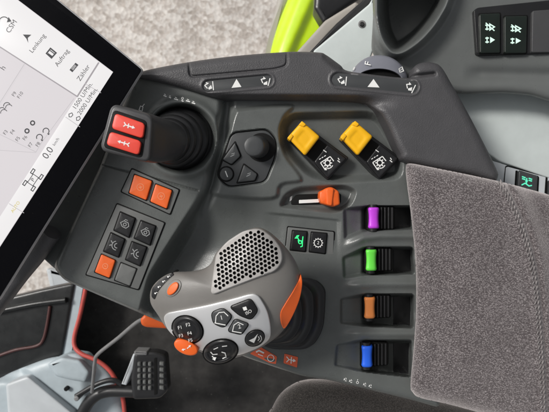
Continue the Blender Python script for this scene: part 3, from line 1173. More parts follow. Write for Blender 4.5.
def grille():
    hull = GR
    # convex hull of the panel outline keeps the clipping simple
    pts = sorted(set((round(u, 3), round(v, 3)) for u, v in GR))

    def half(ps):
        h = []
        for p in ps:
            while len(h) > 1 and (h[-1][0] - h[-2][0]) * (p[1] - h[-2][1]) - (h[-1][1] - h[-2][1]) * (p[0] - h[-2][0]) <= 0:
                h.pop()
            h.append(p)
        return h
    hull = half(pts)[:-1] + half(pts[::-1])[:-1]
    hull = ccw(hull)
    win = inset(hull, 0.2)
    V, F, I = [], [], []
    a0 = math.radians(-35)
    ca, sa = math.cos(a0), math.sin(a0)
    R = 2.62
    dx, dy = R * math.sqrt(3), R * 1.5
    up = 2.4
    for r_ in range(-24, 25):
        for c_ in range(-24, 25):
            x, y = (c_ + 0.5 * (r_ % 2)) * dx, r_ * dy
            cx, cy = 249 + x * ca - y * sa, 258 + x * sa + y * ca
            hexa = []
            for k_ in range(6):
                t_ = math.pi / 6 + math.pi / 3 * k_
                hx, hy = R * math.cos(t_), R * math.sin(t_)
                hexa.append((cx + hx * ca - hy * sa, cy + hx * sa + hy * ca))
            if inside((cx, cy), hull) and min_edge((cx, cy), hull) > 2.1:
                ringo = []
                for k_ in range(6):
                    a, b = hexa[k_], hexa[(k_ + 1) % 6]
                    for q in range(2):
                        ringo.append((a[0] + (b[0] - a[0]) * q / 2, a[1] + (b[1] - a[1]) * q / 2))
                inn = []
                for (u, v) in ringo:
                    l = math.hypot(u - cx, v - cy)
                    inn.append((cx + (u - cx) / l * 1.82, cy + (v - cy) / l * 1.82))
                b = len(V)
                V += [P(u, v, zg(u, v) + up) for (u, v) in ringo]
                V += [P(u, v, zg(u, v) + up) for (u, v) in inn]
                V += [P(u, v, zg(u, v) + up - .35) for (u, v) in [(cx + (p[0] - cx) * .94, cy + (p[1] - cy) * .94) for p in inn]]
                V += [P(cx + (u - cx) * .9, cy + (v - cy) * .9, zg(u, v) + 0.3) for (u, v) in inn]
                for L_ in range(3):
                    for k_ in range(12):
                        i0, i1 = b + L_ * 12 + k_, b + L_ * 12 + (k_ + 1) % 12
                        F.append((i0, i1, i1 + 12, i0 + 12))
                        I.append(1 if L_ == 2 else 0)
                F.append(tuple(b + 36 + k_ for k_ in range(12)))
                I.append(1)
            else:
                pl = clip(ccw(hexa), win)
                if len(pl) > 2:
                    b = len(V)
                    V += [P(u, v, zg(u, v) + up) for (u, v) in pl]
                    F.append(tuple(range(b, b + len(pl))))
                    I.append(0)
    # rim wall
    b = len(V)
    n = len(win)
    rim = [(win, up), (inset(win, -0.6), up - .2), (inset(win, -1.1), up - .9), (inset(win, -1.2), -1.5)]
    for w_, e in rim:
        V += [P(u, v, zg(u, v) + e) for (u, v) in w_]
    for L_ in range(3):
        for k_ in range(n):
            i0, i1 = b + L_ * n + k_, b + L_ * n + (k_ + 1) % n
            F.append((i0, i1, i1 + n, i0 + n))
            I.append(0)
    return mk('perforated_palm_rest', V, F, [M['grille'], M['gap']], joy, sharp=50, mids=I)


grille()

# silver plate
PLo = cat([(164, 319), (167, 313.5), (176, 311), (205, 305.5), (235, 298), (250, 294), (257, 295), (262, 301), (267.5, 312), (270.5, 326), (270, 337), (264, 344), (252, 350.5), (236, 355.5), (215, 355), (196, 348), (180, 340), (169, 331)], 5)
plate = slab('button_plate', PLo, 60, 3.2, 1.4, M['silver'], joy, zf=zg, star=True, fill=8, sharp=80)


def zp(u, v):
    return zg(u, v) + 3.2


def bkey(name, pts, h, mat, crown=0.7):
    h *= 1.5
    w = slab('key_well', inset(ccw(pts), -1.0), 60, 3.45, 0.1, M['gap'], plate, zf=zg, star=True)
    return slab(name, pts, 60, 3.2 + h, 1.0, mat, plate, zf=zg, star=True, crown=crown, sharp=80)


b = bkey('button_key', rnd([(211.6, 312.5), (223, 308), (232.3, 316.3), (224, 327.5), (213.5, 323)], 4), 2.0, M['key'])
Decal().text('1', (221.5, 317.8), 6.2, 15).line([(215.5, 322.5), (216, 316), (219, 312.5), (224, 312), (228.2, 316)], .8).line([(214.5, 322.8), (225.5, 325)], .9).build('key_mark', lambda u, v: zp(u, v) + 3.8, M['white'], b, lift=.15)
b = bkey('button_key', rnd([(235, 319), (248.8, 324), (241.5, 334.2), (228, 331)], 3), 2.0, M['key'])
Decal().text('2', (239.4, 326.6), 6.2, 15).line([(232.5, 331), (234, 325), (238, 322.3), (243.5, 324.8)], .8).line([(232, 331.2), (241.5, 332.8)], .9).build('key_mark', lambda u, v: zp(u, v) + 3.8, M['white'], b, lift=.15)
b = bkey('button_key', rnd([(230, 306.8), (250.6, 298.8), (257.8, 310.5), (251, 319.3), (239.7, 315)], 3.5), 2.0, M['black'])
Decal().text('ISO', (248.6, 312.2), 4.6, 28).poly([(242.5, 307.4), (246, 306.4), (247.3, 309.6), (243.8, 310.7)]).build('key_mark', lambda u, v: zp(u, v) + 3.8, M['white'], b, lift=.15)
b = bkey('oval_button', ell(254.8, 338, 9.6, 7.2, -25), 1.6, M['black'])
Decal().poly([(248.8, 340.5), (254, 338), (258, 333.6), (255.8, 338.8), (254, 343)]).ring((257, 338.4), 2.2, .7, a0=-60, a1=70).ring((257.4, 338.5), 4, .6, a0=-50, a1=60).build('key_mark', lambda u, v: zp(u, v) + 3.1, M['white'], b, lift=.15)
# thumb pads
for (c_, rx, ry, rot, H) in (((187.5, 329.5), 15.5, 12.5, 28, 6.0), ((220.5, 351.5), 17.0, 11.5, -12, 6.5)):
    slab('thumb_pad_well', ell(c_[0], c_[1], rx + 1.4, ry + 1.4, rot), 55, 3.5, .1, M['gap'], plate, zf=zg, star=True)
    rr = []
    for (s_, e) in ((1, 2.6), (1, 4.2), (.97, 5.4), (.90, 6.4), (.80, 6.9), (.76, 6.7), (.70, 5.9), (.60, 6.3), (.45, 7.0), (.3, 7.4), (.15, 7.6)):
        rr.append((ell(c_[0] - 1.0 * (1 - s_), c_[1] + 1.5 * (1 - s_), rx * s_, ry * s_, rot), (lambda e: lambda u, v: zg(u, v) + e)(e)))
    b = loft('thumb_pad', rr, M['black'], plate, capa=False, sharp=80)
    k = Decal()
    if c_[0] < 200:
        for (s_, u, v) in (('F1', 180, 327.6), ('F2', 188, 324.8), ('F3', 181, 335.8), ('F4', 189.6, 333.4), ('F5', 190.4, 340.4)):
            k.text(s_, (u, v), 4.8, 14)
    else:
        k.line([(210.5, 352), (213, 354.5), (217.5, 354)], 1.0).poly([(212, 358.8), (216.3, 357), (215, 360.6)]).arrow((212, 356), (215.6, 359.4), .9, 2.4)
        k.line([(221.5, 352), (225, 353), (226, 356.4)], 1.0).line([(222.5, 358.5), (226.5, 357)], 1.1).line([(222, 346.4), (227, 345.8)], .8).line([(213.5, 349.4), (218, 347.4)], .8)
    k.build('pad_mark', lambda u, v: zg(u, v) + 8.4, M['white'], b, lift=0)
b = slab('orange_pad', ell(186, 347.2, 12.6, 7.0, 24), 48, 78, 1.5, M['orange'], joy, crown=.8, sharp=80)
Decal().arrow((187, 348.5), (191, 345), .8, 2.2).arrow((185.5, 349), (181.5, 350), .8, 2.2).build('pad_mark', 78.9, M['white'], b, lift=.1)
# left end: black strip and oval orange button
b = slab('black_strip', rnd([(151.2, 296.5), (152.2, 288), (160, 279.5), (171.5, 272.6), (174.5, 274.2), (166, 281.5), (158, 291), (154.4, 300)], 2), 50, 0.9, .4, M['black'], joy, zf=zg)
k = Decal()
for (u, v) in ((155.2, 293.3), (158.4, 287), (163, 281.6), (168, 276.8)):
    k.disc((u, v), .8).line([(u + 1, v - 1), (u + 2.2, v - .6)], .6)
k.build('strip_mark', lambda u, v: zg(u, v) + 1, M['white'], b, lift=.3)
slab('button_collar', ell(173.2, 288.2, 10, 6.4, -52), 50, 0.8, .6, M['grip'], joy, zf=zg, star=True, sharp=80)
slab('orange_oval_button', ell(172.8, 288.6, 7.6, 4.0, -52), 50, 2.6, 1.2, M['orange'], joy, zf=zg, star=True, sharp=80)
# orange flank and dark back shell
def zflank(u, v):
    return zgt(u, v, 0.985)


slab('orange_flank', cat([(300.9, 275), (302.2, 284), (299.5, 299), (293, 315), (285, 328), (281.4, 324), (280.5, 313), (285, 304), (292.5, 292), (298, 282)], 5), 40, 1.4, .8, M['orange'], joy, zf=zg, sharp=80)

# ================================================================== ARMREST CUSHION
CU = cat([(409.5, 163.5), (405.8, 168), (407, 184), (411, 215), (415.5, 262), (416, 310), (413.5, 350), (410.5, 384), (413, 392.5), (421, 398), (452, 405), (500, 418), (560, 432), (612, 440), (618, 330), (616, 215), (560, 198),
          (510, 184), (470, 175), (430, 167)], 5)
SEAM = cat([(502, 176), (507, 184), (515, 199), (523.5, 218), (531, 240), (537, 262), (541, 290), (544.5, 330), (547, 370), (549, 425)], 6, closed=False)


def zcush(U, V):
    d = sd(CU, U, V)
    z = 31 - roll(d, 13) + 5 * ss(0, 60, -d)
    ds = np.full(U.shape, 1e9)
    for a, b in zip(SEAM[:-1], SEAM[1:]):
        ds = np.minimum(ds, seg_d(a, b, U, V))
    z = z - 9 * ss(-2, 22, (U - np.interp(V, [q[1] for q in SEAM], [q[0] for q in SEAM])))
    z = z - 3.2 * np.exp(-(ds / 2.4) ** 2) + 1.6 * np.exp(-((ds - 7) / 4.5) ** 2)
    z = z + 0.35 * np.sin(U * .11 + V * .07) + 0.25 * np.sin(V * .19 - U * .05)
    return z


cush = field('armrest_cushion', CU, zcush, 1.0, 4, M['cushion'], None, ray=True, sharp=80)
tag(cush, 'speckled grey fabric armrest pad with a curved stitched seam', 'armrest')
V_, F_ = [], []
acc = 0.0
seamp = np.array(SEAM)
L_ = np.concatenate([[0], np.cumsum(np.hypot(*np.diff(seamp, axis=0).T))])
zc1 = lambda u, v: float(zcush(np.array([u]), np.array([v]))[0])
s_ = 2.0
while s_ < L_[-1] - 4:
    for off0, off1 in ((3.2, 4.2), (6.0, 7.6)):
        a = Vector((np.interp(s_, L_, seamp[:, 0]), np.interp(s_, L_, seamp[:, 1])))
        b = Vector((np.interp(s_ + 3.6, L_, seamp[:, 0]), np.interp(s_ + 3.6, L_, seamp[:, 1])))
        d = (b - a).normalized()
        nr = Vector((-d.y, d.x))
        a2, b2 = a + nr * off0, b + nr * off1
        n0 = len(V_)
        for q in range(5):
            t_ = q / 4
            p = a2 * (1 - t_) + b2 * t_
            hw = (0.75 if off0 < 5 else 0.6) * math.sin(math.pi * (0.15 + 0.7 * t_))
            for k_ in range(6):
                an = 2 * math.pi * k_ / 6
                pp = p + nr * hw * math.cos(an)
                V_.append(P(pp.x, pp.y, zc1(p.x, p.y) + 0.9 + 0.5 * math.sin(math.pi * t_) + 0.7 * hw * math.sin(an)))
        for q in range(4):
            for k_ in range(6):
                i0, i1 = n0 + q * 6 + k_, n0 + q * 6 + (k_ + 1) % 6
                F_.append((i0, i1, i1 + 6, i0 + 6))
    s_ += 5.0
mk('seam_stitching', V_, F_, M['thread'], cush)

# ================================================================== TOUCH SCREEN
ZS = 46.0
scr = thing('touch_screen', 'tilted touch screen terminal with white menu display and black bezel', 'screen', 30, 90, 30)
BZ = rnd([(143.5, 69.5), (-5, 301.5), (-130, 215), (50, -110), (58, -2)], 3.5)
BZ = rnd([(143.5, 69.5), (138, 78), (-2, 302), (-150, 200), (-150, -150), (-128, -150), (55, -3)], 4)
slab('screen_housing', inset(ccw(BZ), 26), 34, ZS - 5, 3, M['black'], scr)
slab('screen_edge', BZ, ZS - 4.5, ZS - 1.2, 1.2, M['edge'], scr)
bz = slab('screen_bezel', inset(ccw(BZ), 1.3), ZS - 3, ZS, 0.6, M['bezel'], scr)
ZD = ZS + 0.25


def sheet(name, pts, z, mat, parent):
    return slab(name, pts, z - 0.8, z, 0.02, mat, parent)


disp = sheet('display', [(113, 72), (-8, 259), (-140, 170), (-140, -120), (14, -3)], ZD, M['screen'], scr)
sheet('menu_bar', [(98.6, 62), (77, 95.5), (-10, 40), (-30, -40), (10, -5.5)], ZD + 0.3, M['screen_hi'], disp)
sheet('status_bar', [(99.5, 62.5), (112.6, 72.2), (-8, 257.5), (-8, 229)], ZD + 0.45, M['screen_hi'], disp)
k = Decal()
k.line([(98.8, 62.6), (77, 97)], 1.6).line([(77, 96.5), (-4, 44.5)], 1.2)
k.build('menu_shadow_line', ZD + 0.5, M['screen_sh'], disp, lift=.2)
k = Decal()
k.line([(24.5, 64), (-6, 112)], .7).line([(84.6, 83.4), (101, 93)], .6).line([(65.5, 117), (80, 127)], .6).line([(0, 134.5), (36, 152)], .5)
k.line([(36, 152), (42, 142), (74, 98.5)], .5).line([(9, 203.6), (24, 213)], .6).line([(-4, 150), (36, 152.6)], .4)
k.build('menu_rule', ZD + 0.5, M['screen_line'], disp, lift=.2)
A = 56
for t_, c_, z_, a_ in (('CSM', (11.5, 26.5), 7.4, A), ('Lenkung', (37.5, 43.5), 6.6, A - 4), ('Auftrag', (62, 58), 6.6, A - 2), ('Zähler', (83.5, 73), 6.8, A),
                       ('1500 U/Min.', (82.6, 96.0), 6.3, A), ('2000 U/Min.', (87.6, 101.4), 6.3, A), ('0.0', (48, 153), 10, A), ('km/h', (56, 141.8), 4.4, A), ('h', (3, 68), 8, A),
                       ('F9', (14.2, 94.2), 5, A), ('F10', (20.2, 95.2), 5, A), ('F3', (5.5, 132.5), 5, A), ('F4', (12.6, 132), 5, A), ('F5', (17.8, 139), 5, A), ('F6', (25, 138), 5, A), ('F7', (30.5, 145), 5, A), ('F8', (38, 144.5), 5, A)):
    Decal().text(t_, c_, z_, a_).build('menu_text', ZD + 0.5, M['inkgrey'], disp, lift=.3)
k = Decal()
k.ring((4, 22), 5, .9, a0=180, a1=330).poly([(8.5, 17), (11.5, 21.5), (6.8, 22.5)])
k.build('menu_icon', ZD + 0.5, M['ink'], disp, lift=.3)
k = Decal()
k.poly([(22.8, 34.6), (31.4, 34.8), (27.8, 38), (28.2, 43), (26.4, 38.8)])
k.build('menu_icon', ZD + 0.5, M['ink'], disp, lift=.3)
k = Decal()
k.line([(46.5, 53.5), (50.5, 48.5), (56, 53), (51.5, 58)], 1.5, True).line([(47.8, 53.5), (52, 56.6)], 1.2).line([(50, 50.5), (54.5, 54)], 1.0)
k.build('menu_icon', ZD + 0.5, M['ink'], disp, lift=.3)
k = Decal()
k.poly([(69.5, 70), (75.5, 62.8), (78.5, 65), (72.4, 72.4)])
k.build('menu_icon', ZD + 0.5, M['ink'], disp, lift=.3)
for (u, v) in ((27, 131), (32.6, 123)):
    k = Decal()
    k.ring((u, v), 2.0, 1.3)
    k.build('menu_icon', ZD + 0.5, M['ink'], disp, lift=.3)
for (u, v) in ((39.5, 137.4), (46, 131.2)):
    k = Decal()
    k.ring((u, v), 3.0, .9, a0=150, a1=400).poly([(u + 1, v + 2), (u + 4, v + 2.4), (u + 2.4, v + 4)])
    k.build('menu_icon', ZD + 0.5, M['ink'], disp, lift=.3)
for (u, v) in ((2, 111), (7, 106)):
    k = Decal()
    k.ring((u, v), 3.4, .8, a0=170, a1=330).ring((u + 2, v + 2), 3.4, .7, a0=170, a1=330)
    k.build('menu_icon', ZD + 0.5, M['ink'], disp, lift=.3)
for (u, v) in ((70.5, 115.5), (78, 119)):
    k = Decal()
    k.line([(u - 1.4, v + 1.4), (u - 1.6, v - 1.4), (u + 1.4, v - 2.6), (u + 2.4, v - .5), (u + .6, v + 1.5)], .7, True)
    k.build('menu_icon', ZD + 0.5, M['ink'], disp, lift=.3)
# plan view of a tractor
fx = lambda x, y: (33 + x * 0.56 + y * 0.83, 180 - x * 0.83 + y * 0.56)
k = Decal()
for sx in (-1, 1):
    for sy in (-1, 1):
        k.line([fx(sx * 7 - 2.4, sy * 6.2), fx(sx * 7 + 2.4, sy * 6.2), fx(sx * 7 + 2.4, sy * 3.8), fx(sx * 7 - 2.4, sy * 3.8)], .9, True)
k.line([fx(-5, -3.2), fx(5, -3.2), fx(5, 3.2), fx(-5, 3.2)], .7, True).text('P', fx(0, 0), 6, A)
k.build('menu_icon', ZD + 0.5, M['ink'], disp, lift=.3)
k = Decal().text('000', (74, 67.5), 3.8, A - 4)
k.build('counter_digits', ZD + 0.9, M['screen_hi'], disp, lift=.4)
k = Decal().text('AUTO', (15.5, 207), 4.6, A)
k.build('mode_text', ZD + 0.5, M['inkyel'], disp, lift=.3)

arm = tube('mounting_arm', cat([(52, 232, 5), (38, 252, -4), (20, 274, -14), (2, 298, -24), (-30, 340, -40)], 6, closed=False), 9.5, M['trim'], None, seg=20)
tag(arm, 'black textured mounting arm under the lower corner of the screen', 'arm')

# ================================================================== RIGHT SIDE PANEL
SPo = rnd([(372, -60), (373, 20), (371, 50), (384, 75), (430, 92), (466, 94.5), (504, 93.4), (530, 95.6), (548, 101), (600, 116), (640, 60), (640, -60)], 6)
CUPo = cat([(381, -30), (380, 0), (380.5, 18), (384, 34), (389.5, 45), (395.5, 50), (404, 48), (418, 38), (430, 25), (438, 13), (444, 1), (450, -22), (440, -50), (405, -55)], 5)


def zside(U, V):
    z = -24 + 0.0 * U
    z = z + 6 * ss(440, 600, U)
    d = sd(CUPo, U, V)
    # raised rim round the cup holder, steep well inside
    z = z + 17 * np.exp(-((d - 3.5) / 4.0) ** 2) + 4 * (1 - ss(4, 30, d))
    z = z - 84 * (1 - ss(-9, 1.5, d))
    z = z - 5 * np.exp(-((V - 74 - (U - 470) * .02) / 7.0) ** 2) * ss(462, 482, U)
    z = z - roll(sd(SPo, U, V), 9)
    return z


sp = thing('side_panel', 'dark grey cab side panel with cup holder and a row of rocker switches', 'panel', 460, 50, -60)
field('panel_shell', SPo, zside, 0.6, -115, M['side'], sp, ray=True)
zs = -19.0
slab('switch_recess', rnd([(474, 10), (478, 7.8), (610, -6), (610, 52.5), (477, 54.8)], 3), zs - 12, zs + 1.2, .6, M['black'], sp)
for i, q in enumerate(([(479.5, 14.2), (500, 13.4), (500, 52.8), (480, 53.2)], [(504.6, 16.4), (527, 16), (526.2, 53), (504.6, 53.2)])):
    b = rocker(sp, q, zs + .5, M['greenglow'], h=4.2)
    f = local(q)
    k = Decal()
    for y in (.32, -.34):
        k.poly([f(.02, y + .16), f(.5, y), f(.02, y - .16)]) if y < 0 else k.line([f(.0, y + .15), f(.45, y), f(.0, y - .15)], 1.2, True)
        k.line([f(-.45, y + .1), f(-.1, y + .1)], 1.2).line([f(-.45, y - .1), f(-.1, y - .1)], 1.2).line([f(-.28, y + .16), f(-.28, y - .16)], 1.1)
        if y > 0:
            k.line([f(-.4, y + .22), f(.45, y - .2)], 1.1)
    k.build('lit_icon', zs + 5.05, M['ledpale'], b, lift=.06)
slab('blank_cover', rnd([(532.5, 11), (575, 8), (575, 52), (531.5, 52.6)], 1.5), zs, zs + 4.4, .8, M['gripblack'], sp)

sill = thing('window_sill', 'pale mint panel to the right of the grained rail', 'panel', 530, 140, -60)
slab('sill_plate', rnd([(430, 70), (610, 70), (640, 140), (640, 206), (549, 178.4), (499, 161.5), (440, 120)], 4), -110, -58, 2, M['pale'], sill)
lo = thing('lower_switch_panel', 'light grey panel with a green-lit switch beside the fabric armrest', 'switch panel', 525, 180, -64)
slab('panel_plate', rnd([(470, 154), (498, 162.4), (549, 179.4), (640, 208), (640, 260), (470, 250)], 2), -110, -60, 1, M['palegrey'], lo)
slab('frame_line', rnd([(503.2, 186), (505.2, 166.4), (507, 165.4), (560, 180), (640, 202), (640, 240), (500, 240)], 1), -70, -59.6, .1, M['gap'], lo)
slab('panel_frame', rnd([(504.2, 186), (506, 167.4), (508, 166.8), (560, 181.2), (640, 203.4), (640, 240), (501, 240)], 1), -70, -59, .3, M['palegrey'], lo)
slab('panel_gap', rnd([(514.6, 186), (515.6, 170.6), (517.6, 170.4), (516.8, 187)], .5), -70, -58.5, .1, M['gap'], lo)
slab('panel_gap', rnd([(544.6, 193), (545.8, 177), (547.6, 177.4), (547, 194)], .5), -70, -58.5, .1, M['gap'], lo)
slab('switch_seat', rnd([(518.4, 170), (539.2, 176.2), (538, 200), (516.6, 196)], 2), -70, -58.6, .1, M['gap'], lo)
b = slab('rocker_switch', rnd([(518.8, 170.6), (537.6, 175.6), (536.4, 200), (517, 196)], 2), -70, -54, 1.5, M['key'], lo, sharp=80)
k = Decal()
for (u, v) in ((523.8, 177.6), (530.4, 179.2)):
    k.line([(u - 1.8, v - 1), (u + 1.8, v + .2)], 1.2).line([(u - 1.8, v + 1), (u + 1.6, v + 2)], 1.2)
k.line([(526.8, 178), (526.4, 183.6)], 1.2).line([(521.6, 185), (525.2, 183.2), (529, 186), (532, 185.4)], 1.2).disc((526.6, 181), 1.3)
k.build('lit_icon', -54, M['ledmint'], b, lift=.3)
slab('rocker_switch', rnd([(549, 180), (570, 186), (569, 205), (548, 200)], 2), -70, -55, 1.2, M['key'], lo)

# ================================================================== BEHIND THE RAIL
cp = thing('corner_panel', 'pale triangular pillar panel with one dark screw', 'panel', 350, 40, -90)
slab('panel_plate', rnd([(313.5, 51), (369, 4.5), (374, -4), (378, 40), (372.6, 52), (360, 90), (310, 80)], 2), -150, -80, 2, M['pale'], cp)
slab('screw_washer', circ(362, 24.2, 3.9), -82, -79.2, .4, M['metal'], cp)
slab('screw', circ(362, 24.2, 2.4), -82, -77.5, .8, M['black'], cp)
sf = slab('seal_strip', rnd([(312, 60), (345, 28), (372, 4), (384, -20), (375, -22), (362, 1), (336, 24), (306, 56)], 2), -190, -105, 3, M['black'])
tag(sf, 'black rubber strip along the diagonal edge of the screwed pale panel', 'seal')
bs = slab('pillar_strip', rnd([(296, 74), (330, 33), (348, 19), (362, 8), (356, 2), (325, 21), (298, 51), (284, 70)], 2), -260, -190, 3, M['beige'])
tag(bs, 'beige grey strip between the lime bodywork and the black seal', 'trim strip')
FD = cat([(291, -8), (284, 9), (277, 28), (271, 50), (267, 75), (275, 92), (300, 70), (330, 45), (345, 20), (360, -30), (330, -60), (305, -45)], 6)


def zfend(U, V):
    d = sd(FD, U, V)
    return -430 - roll(d, 22) - 12 * ss(300, 312, U + (V - 20) * .45) + 6 * ss(286, 292, U + (V - 20) * .4)


fd = field('fender', FD, zfend, 1.6, -520, M['lime'])
tag(fd, 'lime green painted bodywork below the cab window', 'fender')
fs = slab('fender_edge', cat([(281, -10), (275, 10), (270, 30), (266.5, 50), (262, 75), (268, 80), (272, 50), (278, 28), (285, 9), (293, -9)], 5), -540, -462, 6, M['beige'])
tag(fs, 'beige grey rim running along the left edge of the lime bodywork', 'trim strip')
bb = slab('mirror_back', rnd([(315, -30), (314.6, 3), (313.8, 8), (322.5, 23), (327, 23), (344, 10), (371, -8), (372, -30)], 3), -330, -300, 6, M['black'])
tag(bb, 'black rounded housing over the top of the lime bodywork', 'housing')

# ================================================================== LOWER CAB
fl = slab('floor_mat', rnd([(86, 262), (200, 225), (430, 225), (430, 430), (120, 430), (112, 384), (96, 368), (76, 356), (72, 340)], 3), -420, -400, 3, M['mat'])
tag(fl, kind='structure')
seat = None
SE = cat([(268, 424), (273, 406), (281, 393), (292, 384.5), (304, 380), (322, 379), (360, 383), (430, 398), (500, 420), (520, 470), (400, 520), (280, 500)], 6)


def zseat(U, V):
    d = sd(SE, U, V)
    return -78 - roll(d, 24) + 8 * ss(0, 60, -d) + .4 * np.sin(U * .13) + .3 * np.sin(V * .17 + U * .05)


se = field('seat_cushion', SE, zseat, 1.4, -170, M['seatfab'], None, ray=True, sharp=80)
tag(se, 'dark charcoal fabric seat corner below the console', 'seat')

dr = thing('cab_door', 'dark lower door panel with a faint red line, left of the pale post', 'door', 30, 330, -360)
slab('door_panel', rnd([(-80, 318), (0, 299.5), (40, 290), (71, 283.5), (75, 284), (62, 356), (40, 362), (-80, 410)], 4), -370, -330, 3, M['door'], dr)
tube('door_rail', cat([(-60, 322, -326), (0, 311, -326), (35, 304, -326), (66, 300, -326)], 5, closed=False), 5, M['door'], dr)
tube('door_red_line', cat([(50, 306, -328), (47, 325, -328), (43, 340, -328), (36, 346, -328), (15, 350, -328), (-10, 359, -328)], 5, closed=False), 2.6, plastic('dull_red', (0.07, 0.020, 0.018), .5), dr)  # dull red line bending across the dark panel

ps = thing('door_post', 'blue-grey door post edged with a red rubber seal', 'post', 70, 330, -400)
loft('post', [(rnd([(74, 272), (87, 272), (69, 372), (56, 372)], 2), -440), (rnd([(74, 272), (87, 272), (69, 372), (56, 372)], 2), -340), (rnd([(75.5, 272), (85.5, 272), (68, 372), (57.5, 372)], 2), -334)], M['trimgrey'], ps)
tube('seal', cat([(89, 262, -318), (86, 286, -318), (80, 315, -318), (74.4, 336, -316), (75, 347, -312), (82, 354, -308), (95, 359.5, -306), (105, 366, -306), (113, 375, -306), (119, 388, -308), (123.6, 403, -310), (125, 430, -310)], 6, closed=False), 3.4, M['seal'], ps, seg=14)

TRo = cat([(-30, 392), (0, 378), (14, 371), (44, 359.5), (60, 356), (76, 353), (90, 358.5), (102, 365.5), (112, 376), (118, 389), (122.5, 405), (124, 440), (-30, 440)], 5)


def ztrm(U, V):
    d = sd(TRo, U, V)
    z = -318 - roll(d, 12)
    ridge = U * .60 + (V - 376) * -0.78      # crease running down to the right
    z = z + 14 * ss(16, 22, ridge) + 10 * (1 - ss(-8, 26, U - (V - 375) * 1.1)) * ss(372, 384, V)
    z = z - 10 * ss(80, 96, U)
    return z


tr = field('floor_trim', TRo, ztrm, 1.2, -400, M['trimgrey'], None, ray=True)
slab('trim_block', rnd([(47, 364), (62, 357), (80, 360), (90, 372), (86, 382), (72, 380), (56, 376)], 3), -340, -296, 4, M['trimgrey'], tr, sharp=80)
slab('lit_facet', rnd([(6, 384), (28, 376), (74, 414), (60, 440), (10, 440)], 3), -340, -292, 3, M['palegrey'], tr, sharp=80)  # paler plastic paints a highlight on this facet of the trim
slab('bolt_hole', circ(66, 389, 2.2), -330, -297.5, .4, M['gap'], tr)
tag(tr, 'blue-grey moulded floor trim in the lower left corner', 'trim panel')
wp = slab('step_panel', rnd([(46, 268), (80, 276), (76, 292), (52, 294)], 3), -480, -460, 4, M['palegrey'])
tag(wp, 'small pale panel seen between the screen arm and the door post', 'panel')

# pedal
pd = thing('pedal', 'black studded foot pedal with light painted along its left edge and curved arm', 'pedal', 148, 378, -300)
slab('pedal_pad', rnd([(134.5, 353), (154, 351.5), (166, 355), (168.5, 390), (160, 398), (133, 399), (131, 380)], 4), -280, -262, 3, M['rubber'], pd)
slab('lit_edge', rnd([(133.4, 353.5), (139, 354.6), (126.5, 385), (121.5, 384)], 1), -285, -266, 1.5, M['palegrey'], pd)  # pale strip puts the light caught by the left edge into colour
slab('pedal_cap', rnd([(134, 351), (147, 351.5), (147, 355), (134.6, 355)], 1), -280, -259, 1.5, M['metal'], pd)
for cx_ in (139.2, 144.5, 149.8):
    for cy_ in range(5):
        slab('stud', rnd([(cx_ - 1.7, 362 + cy_ * 6), (cx_ + 1.7, 362 + cy_ * 6), (cx_ + 1.7, 366 + cy_ * 6), (cx_ - 1.7, 366 + cy_ * 6)], 1), -264, -257.5, 2.0, M['frame'], pd, sharp=80)
for cy_ in range(5):
    slab('stud', rnd([(159.5, 361.5 + cy_ * 6), (164, 362 + cy_ * 6), (164, 366 + cy_ * 6), (159.5, 365.4 + cy_ * 6)], 1), -264, -257.5, 2.0, M['frame'], pd, sharp=80)
slab('pedal_slot', rnd([(154, 358), (157, 357.4), (157.5, 394), (154, 395)], 1), -270, -261.4, .3, M['gap'], pd)
tube('pedal_arm', cat([(150, 392, -285), (126, 391, -288), (108, 391, -290), (95, 396, -292), (84, 410, -296), (74, 440, -300)], 6, closed=False), 9.5, M['rubber'], pd, seg=16)
tube('pedal_link', cat([(76, 396, -285), (97, 384, -282), (112, 380, -282), (122, 384, -282)], 6, closed=False), 4, M['rubber'], pd)
slab('pivot_bolt', circ(76.5, 398.5, 2.6), -300, -280, 1.4, M['metal'], pd)

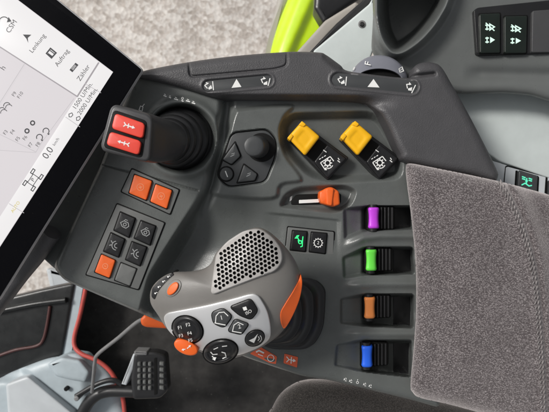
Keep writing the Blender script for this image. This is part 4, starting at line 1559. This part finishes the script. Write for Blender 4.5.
hl = thing('hand_lever', 'thin grey bent lever with an orange tip beneath the joystick', 'lever', 94, 386, -300)
tube('lever_rod', cat([(150, 318, -160), (138, 321.5, -166), (118, 338, -190), (98, 354, -214), (95, 362, -224), (93.5, 376, -246), (92, 392, -275)], 6, closed=False), 2.6, M['metal'], hl)
slab('orange_tip', rnd([(140.5, 319), (144.5, 314.6), (150, 316), (166, 321.5), (168, 328.4), (146, 327), (141.4, 324.6)], 2), -178, -156, 3, M['orange'], hl, sharp=80)

# ================================================================== GROUND
g = 6.0
gr = mk('ground', [(-g, -g, -1.9), (g, -g, -1.9), (g, g, -1.9), (-g, g, -1.9)], [(0, 1, 2, 3)], M['gravel'])
gr['kind'] = 'structure'

# ================================================================== LIGHT, CAMERA
w = bpy.data.worlds.new('World')
sc.world = w
w.use_nodes = True
nt = w.node_tree
sky = nt.nodes.new('ShaderNodeTexSky')
sky.sky_type = 'NISHITA'
sky.sun_disc = False
EL, AZ = 42, 298
sky.sun_elevation = math.radians(EL)
sky.sun_rotation = math.radians(AZ)
sky.dust_density = 3.0
hs = nt.nodes.new('ShaderNodeHueSaturation')
hs.inputs['Saturation'].default_value = 0.12
nt.links.new(sky.outputs[0], hs.inputs['Color'])
bg = nt.nodes['Background']
nt.links.new(hs.outputs[0], bg.inputs['Color'])
bg.inputs['Strength'].default_value = 0.058
ld = bpy.data.lights.new('sun', 'SUN')
ld.energy = 1.5
ld.angle = math.radians(13)
ld.color = (1, 0.965, 0.92)
lo_ = bpy.data.objects.new('sun', ld)
COL.objects.link(lo_)
dirv = Vector((math.sin(math.radians(AZ)) * math.cos(math.radians(EL)), math.cos(math.radians(AZ)) * math.cos(math.radians(EL)), math.sin(math.radians(EL))))
lo_.rotation_euler = dirv.to_track_quat('Z', 'Y').to_euler()
lo_.location = dirv * 3

cd = bpy.data.cameras.new('camera')
cam = bpy.data.objects.new('camera', cd)
COL.objects.link(cam)
cam.location = (0, 0, D * S)
cam.rotation_euler = (0, 0, 0)
cd.sensor_width = 36
cd.lens = 36 * D / 549.0
cd.clip_start = 0.02
cd.clip_end = 100
cd.dof.use_dof = True
cd.dof.focus_distance = D * S - 0.02
cd.dof.aperture_fstop = 13.0
sc.camera = cam
sc.view_settings.view_transform = 'Standard'
sc.view_settings.look = 'None'
sc.view_settings.gamma = 1
sc.view_settings.exposure = 0.78
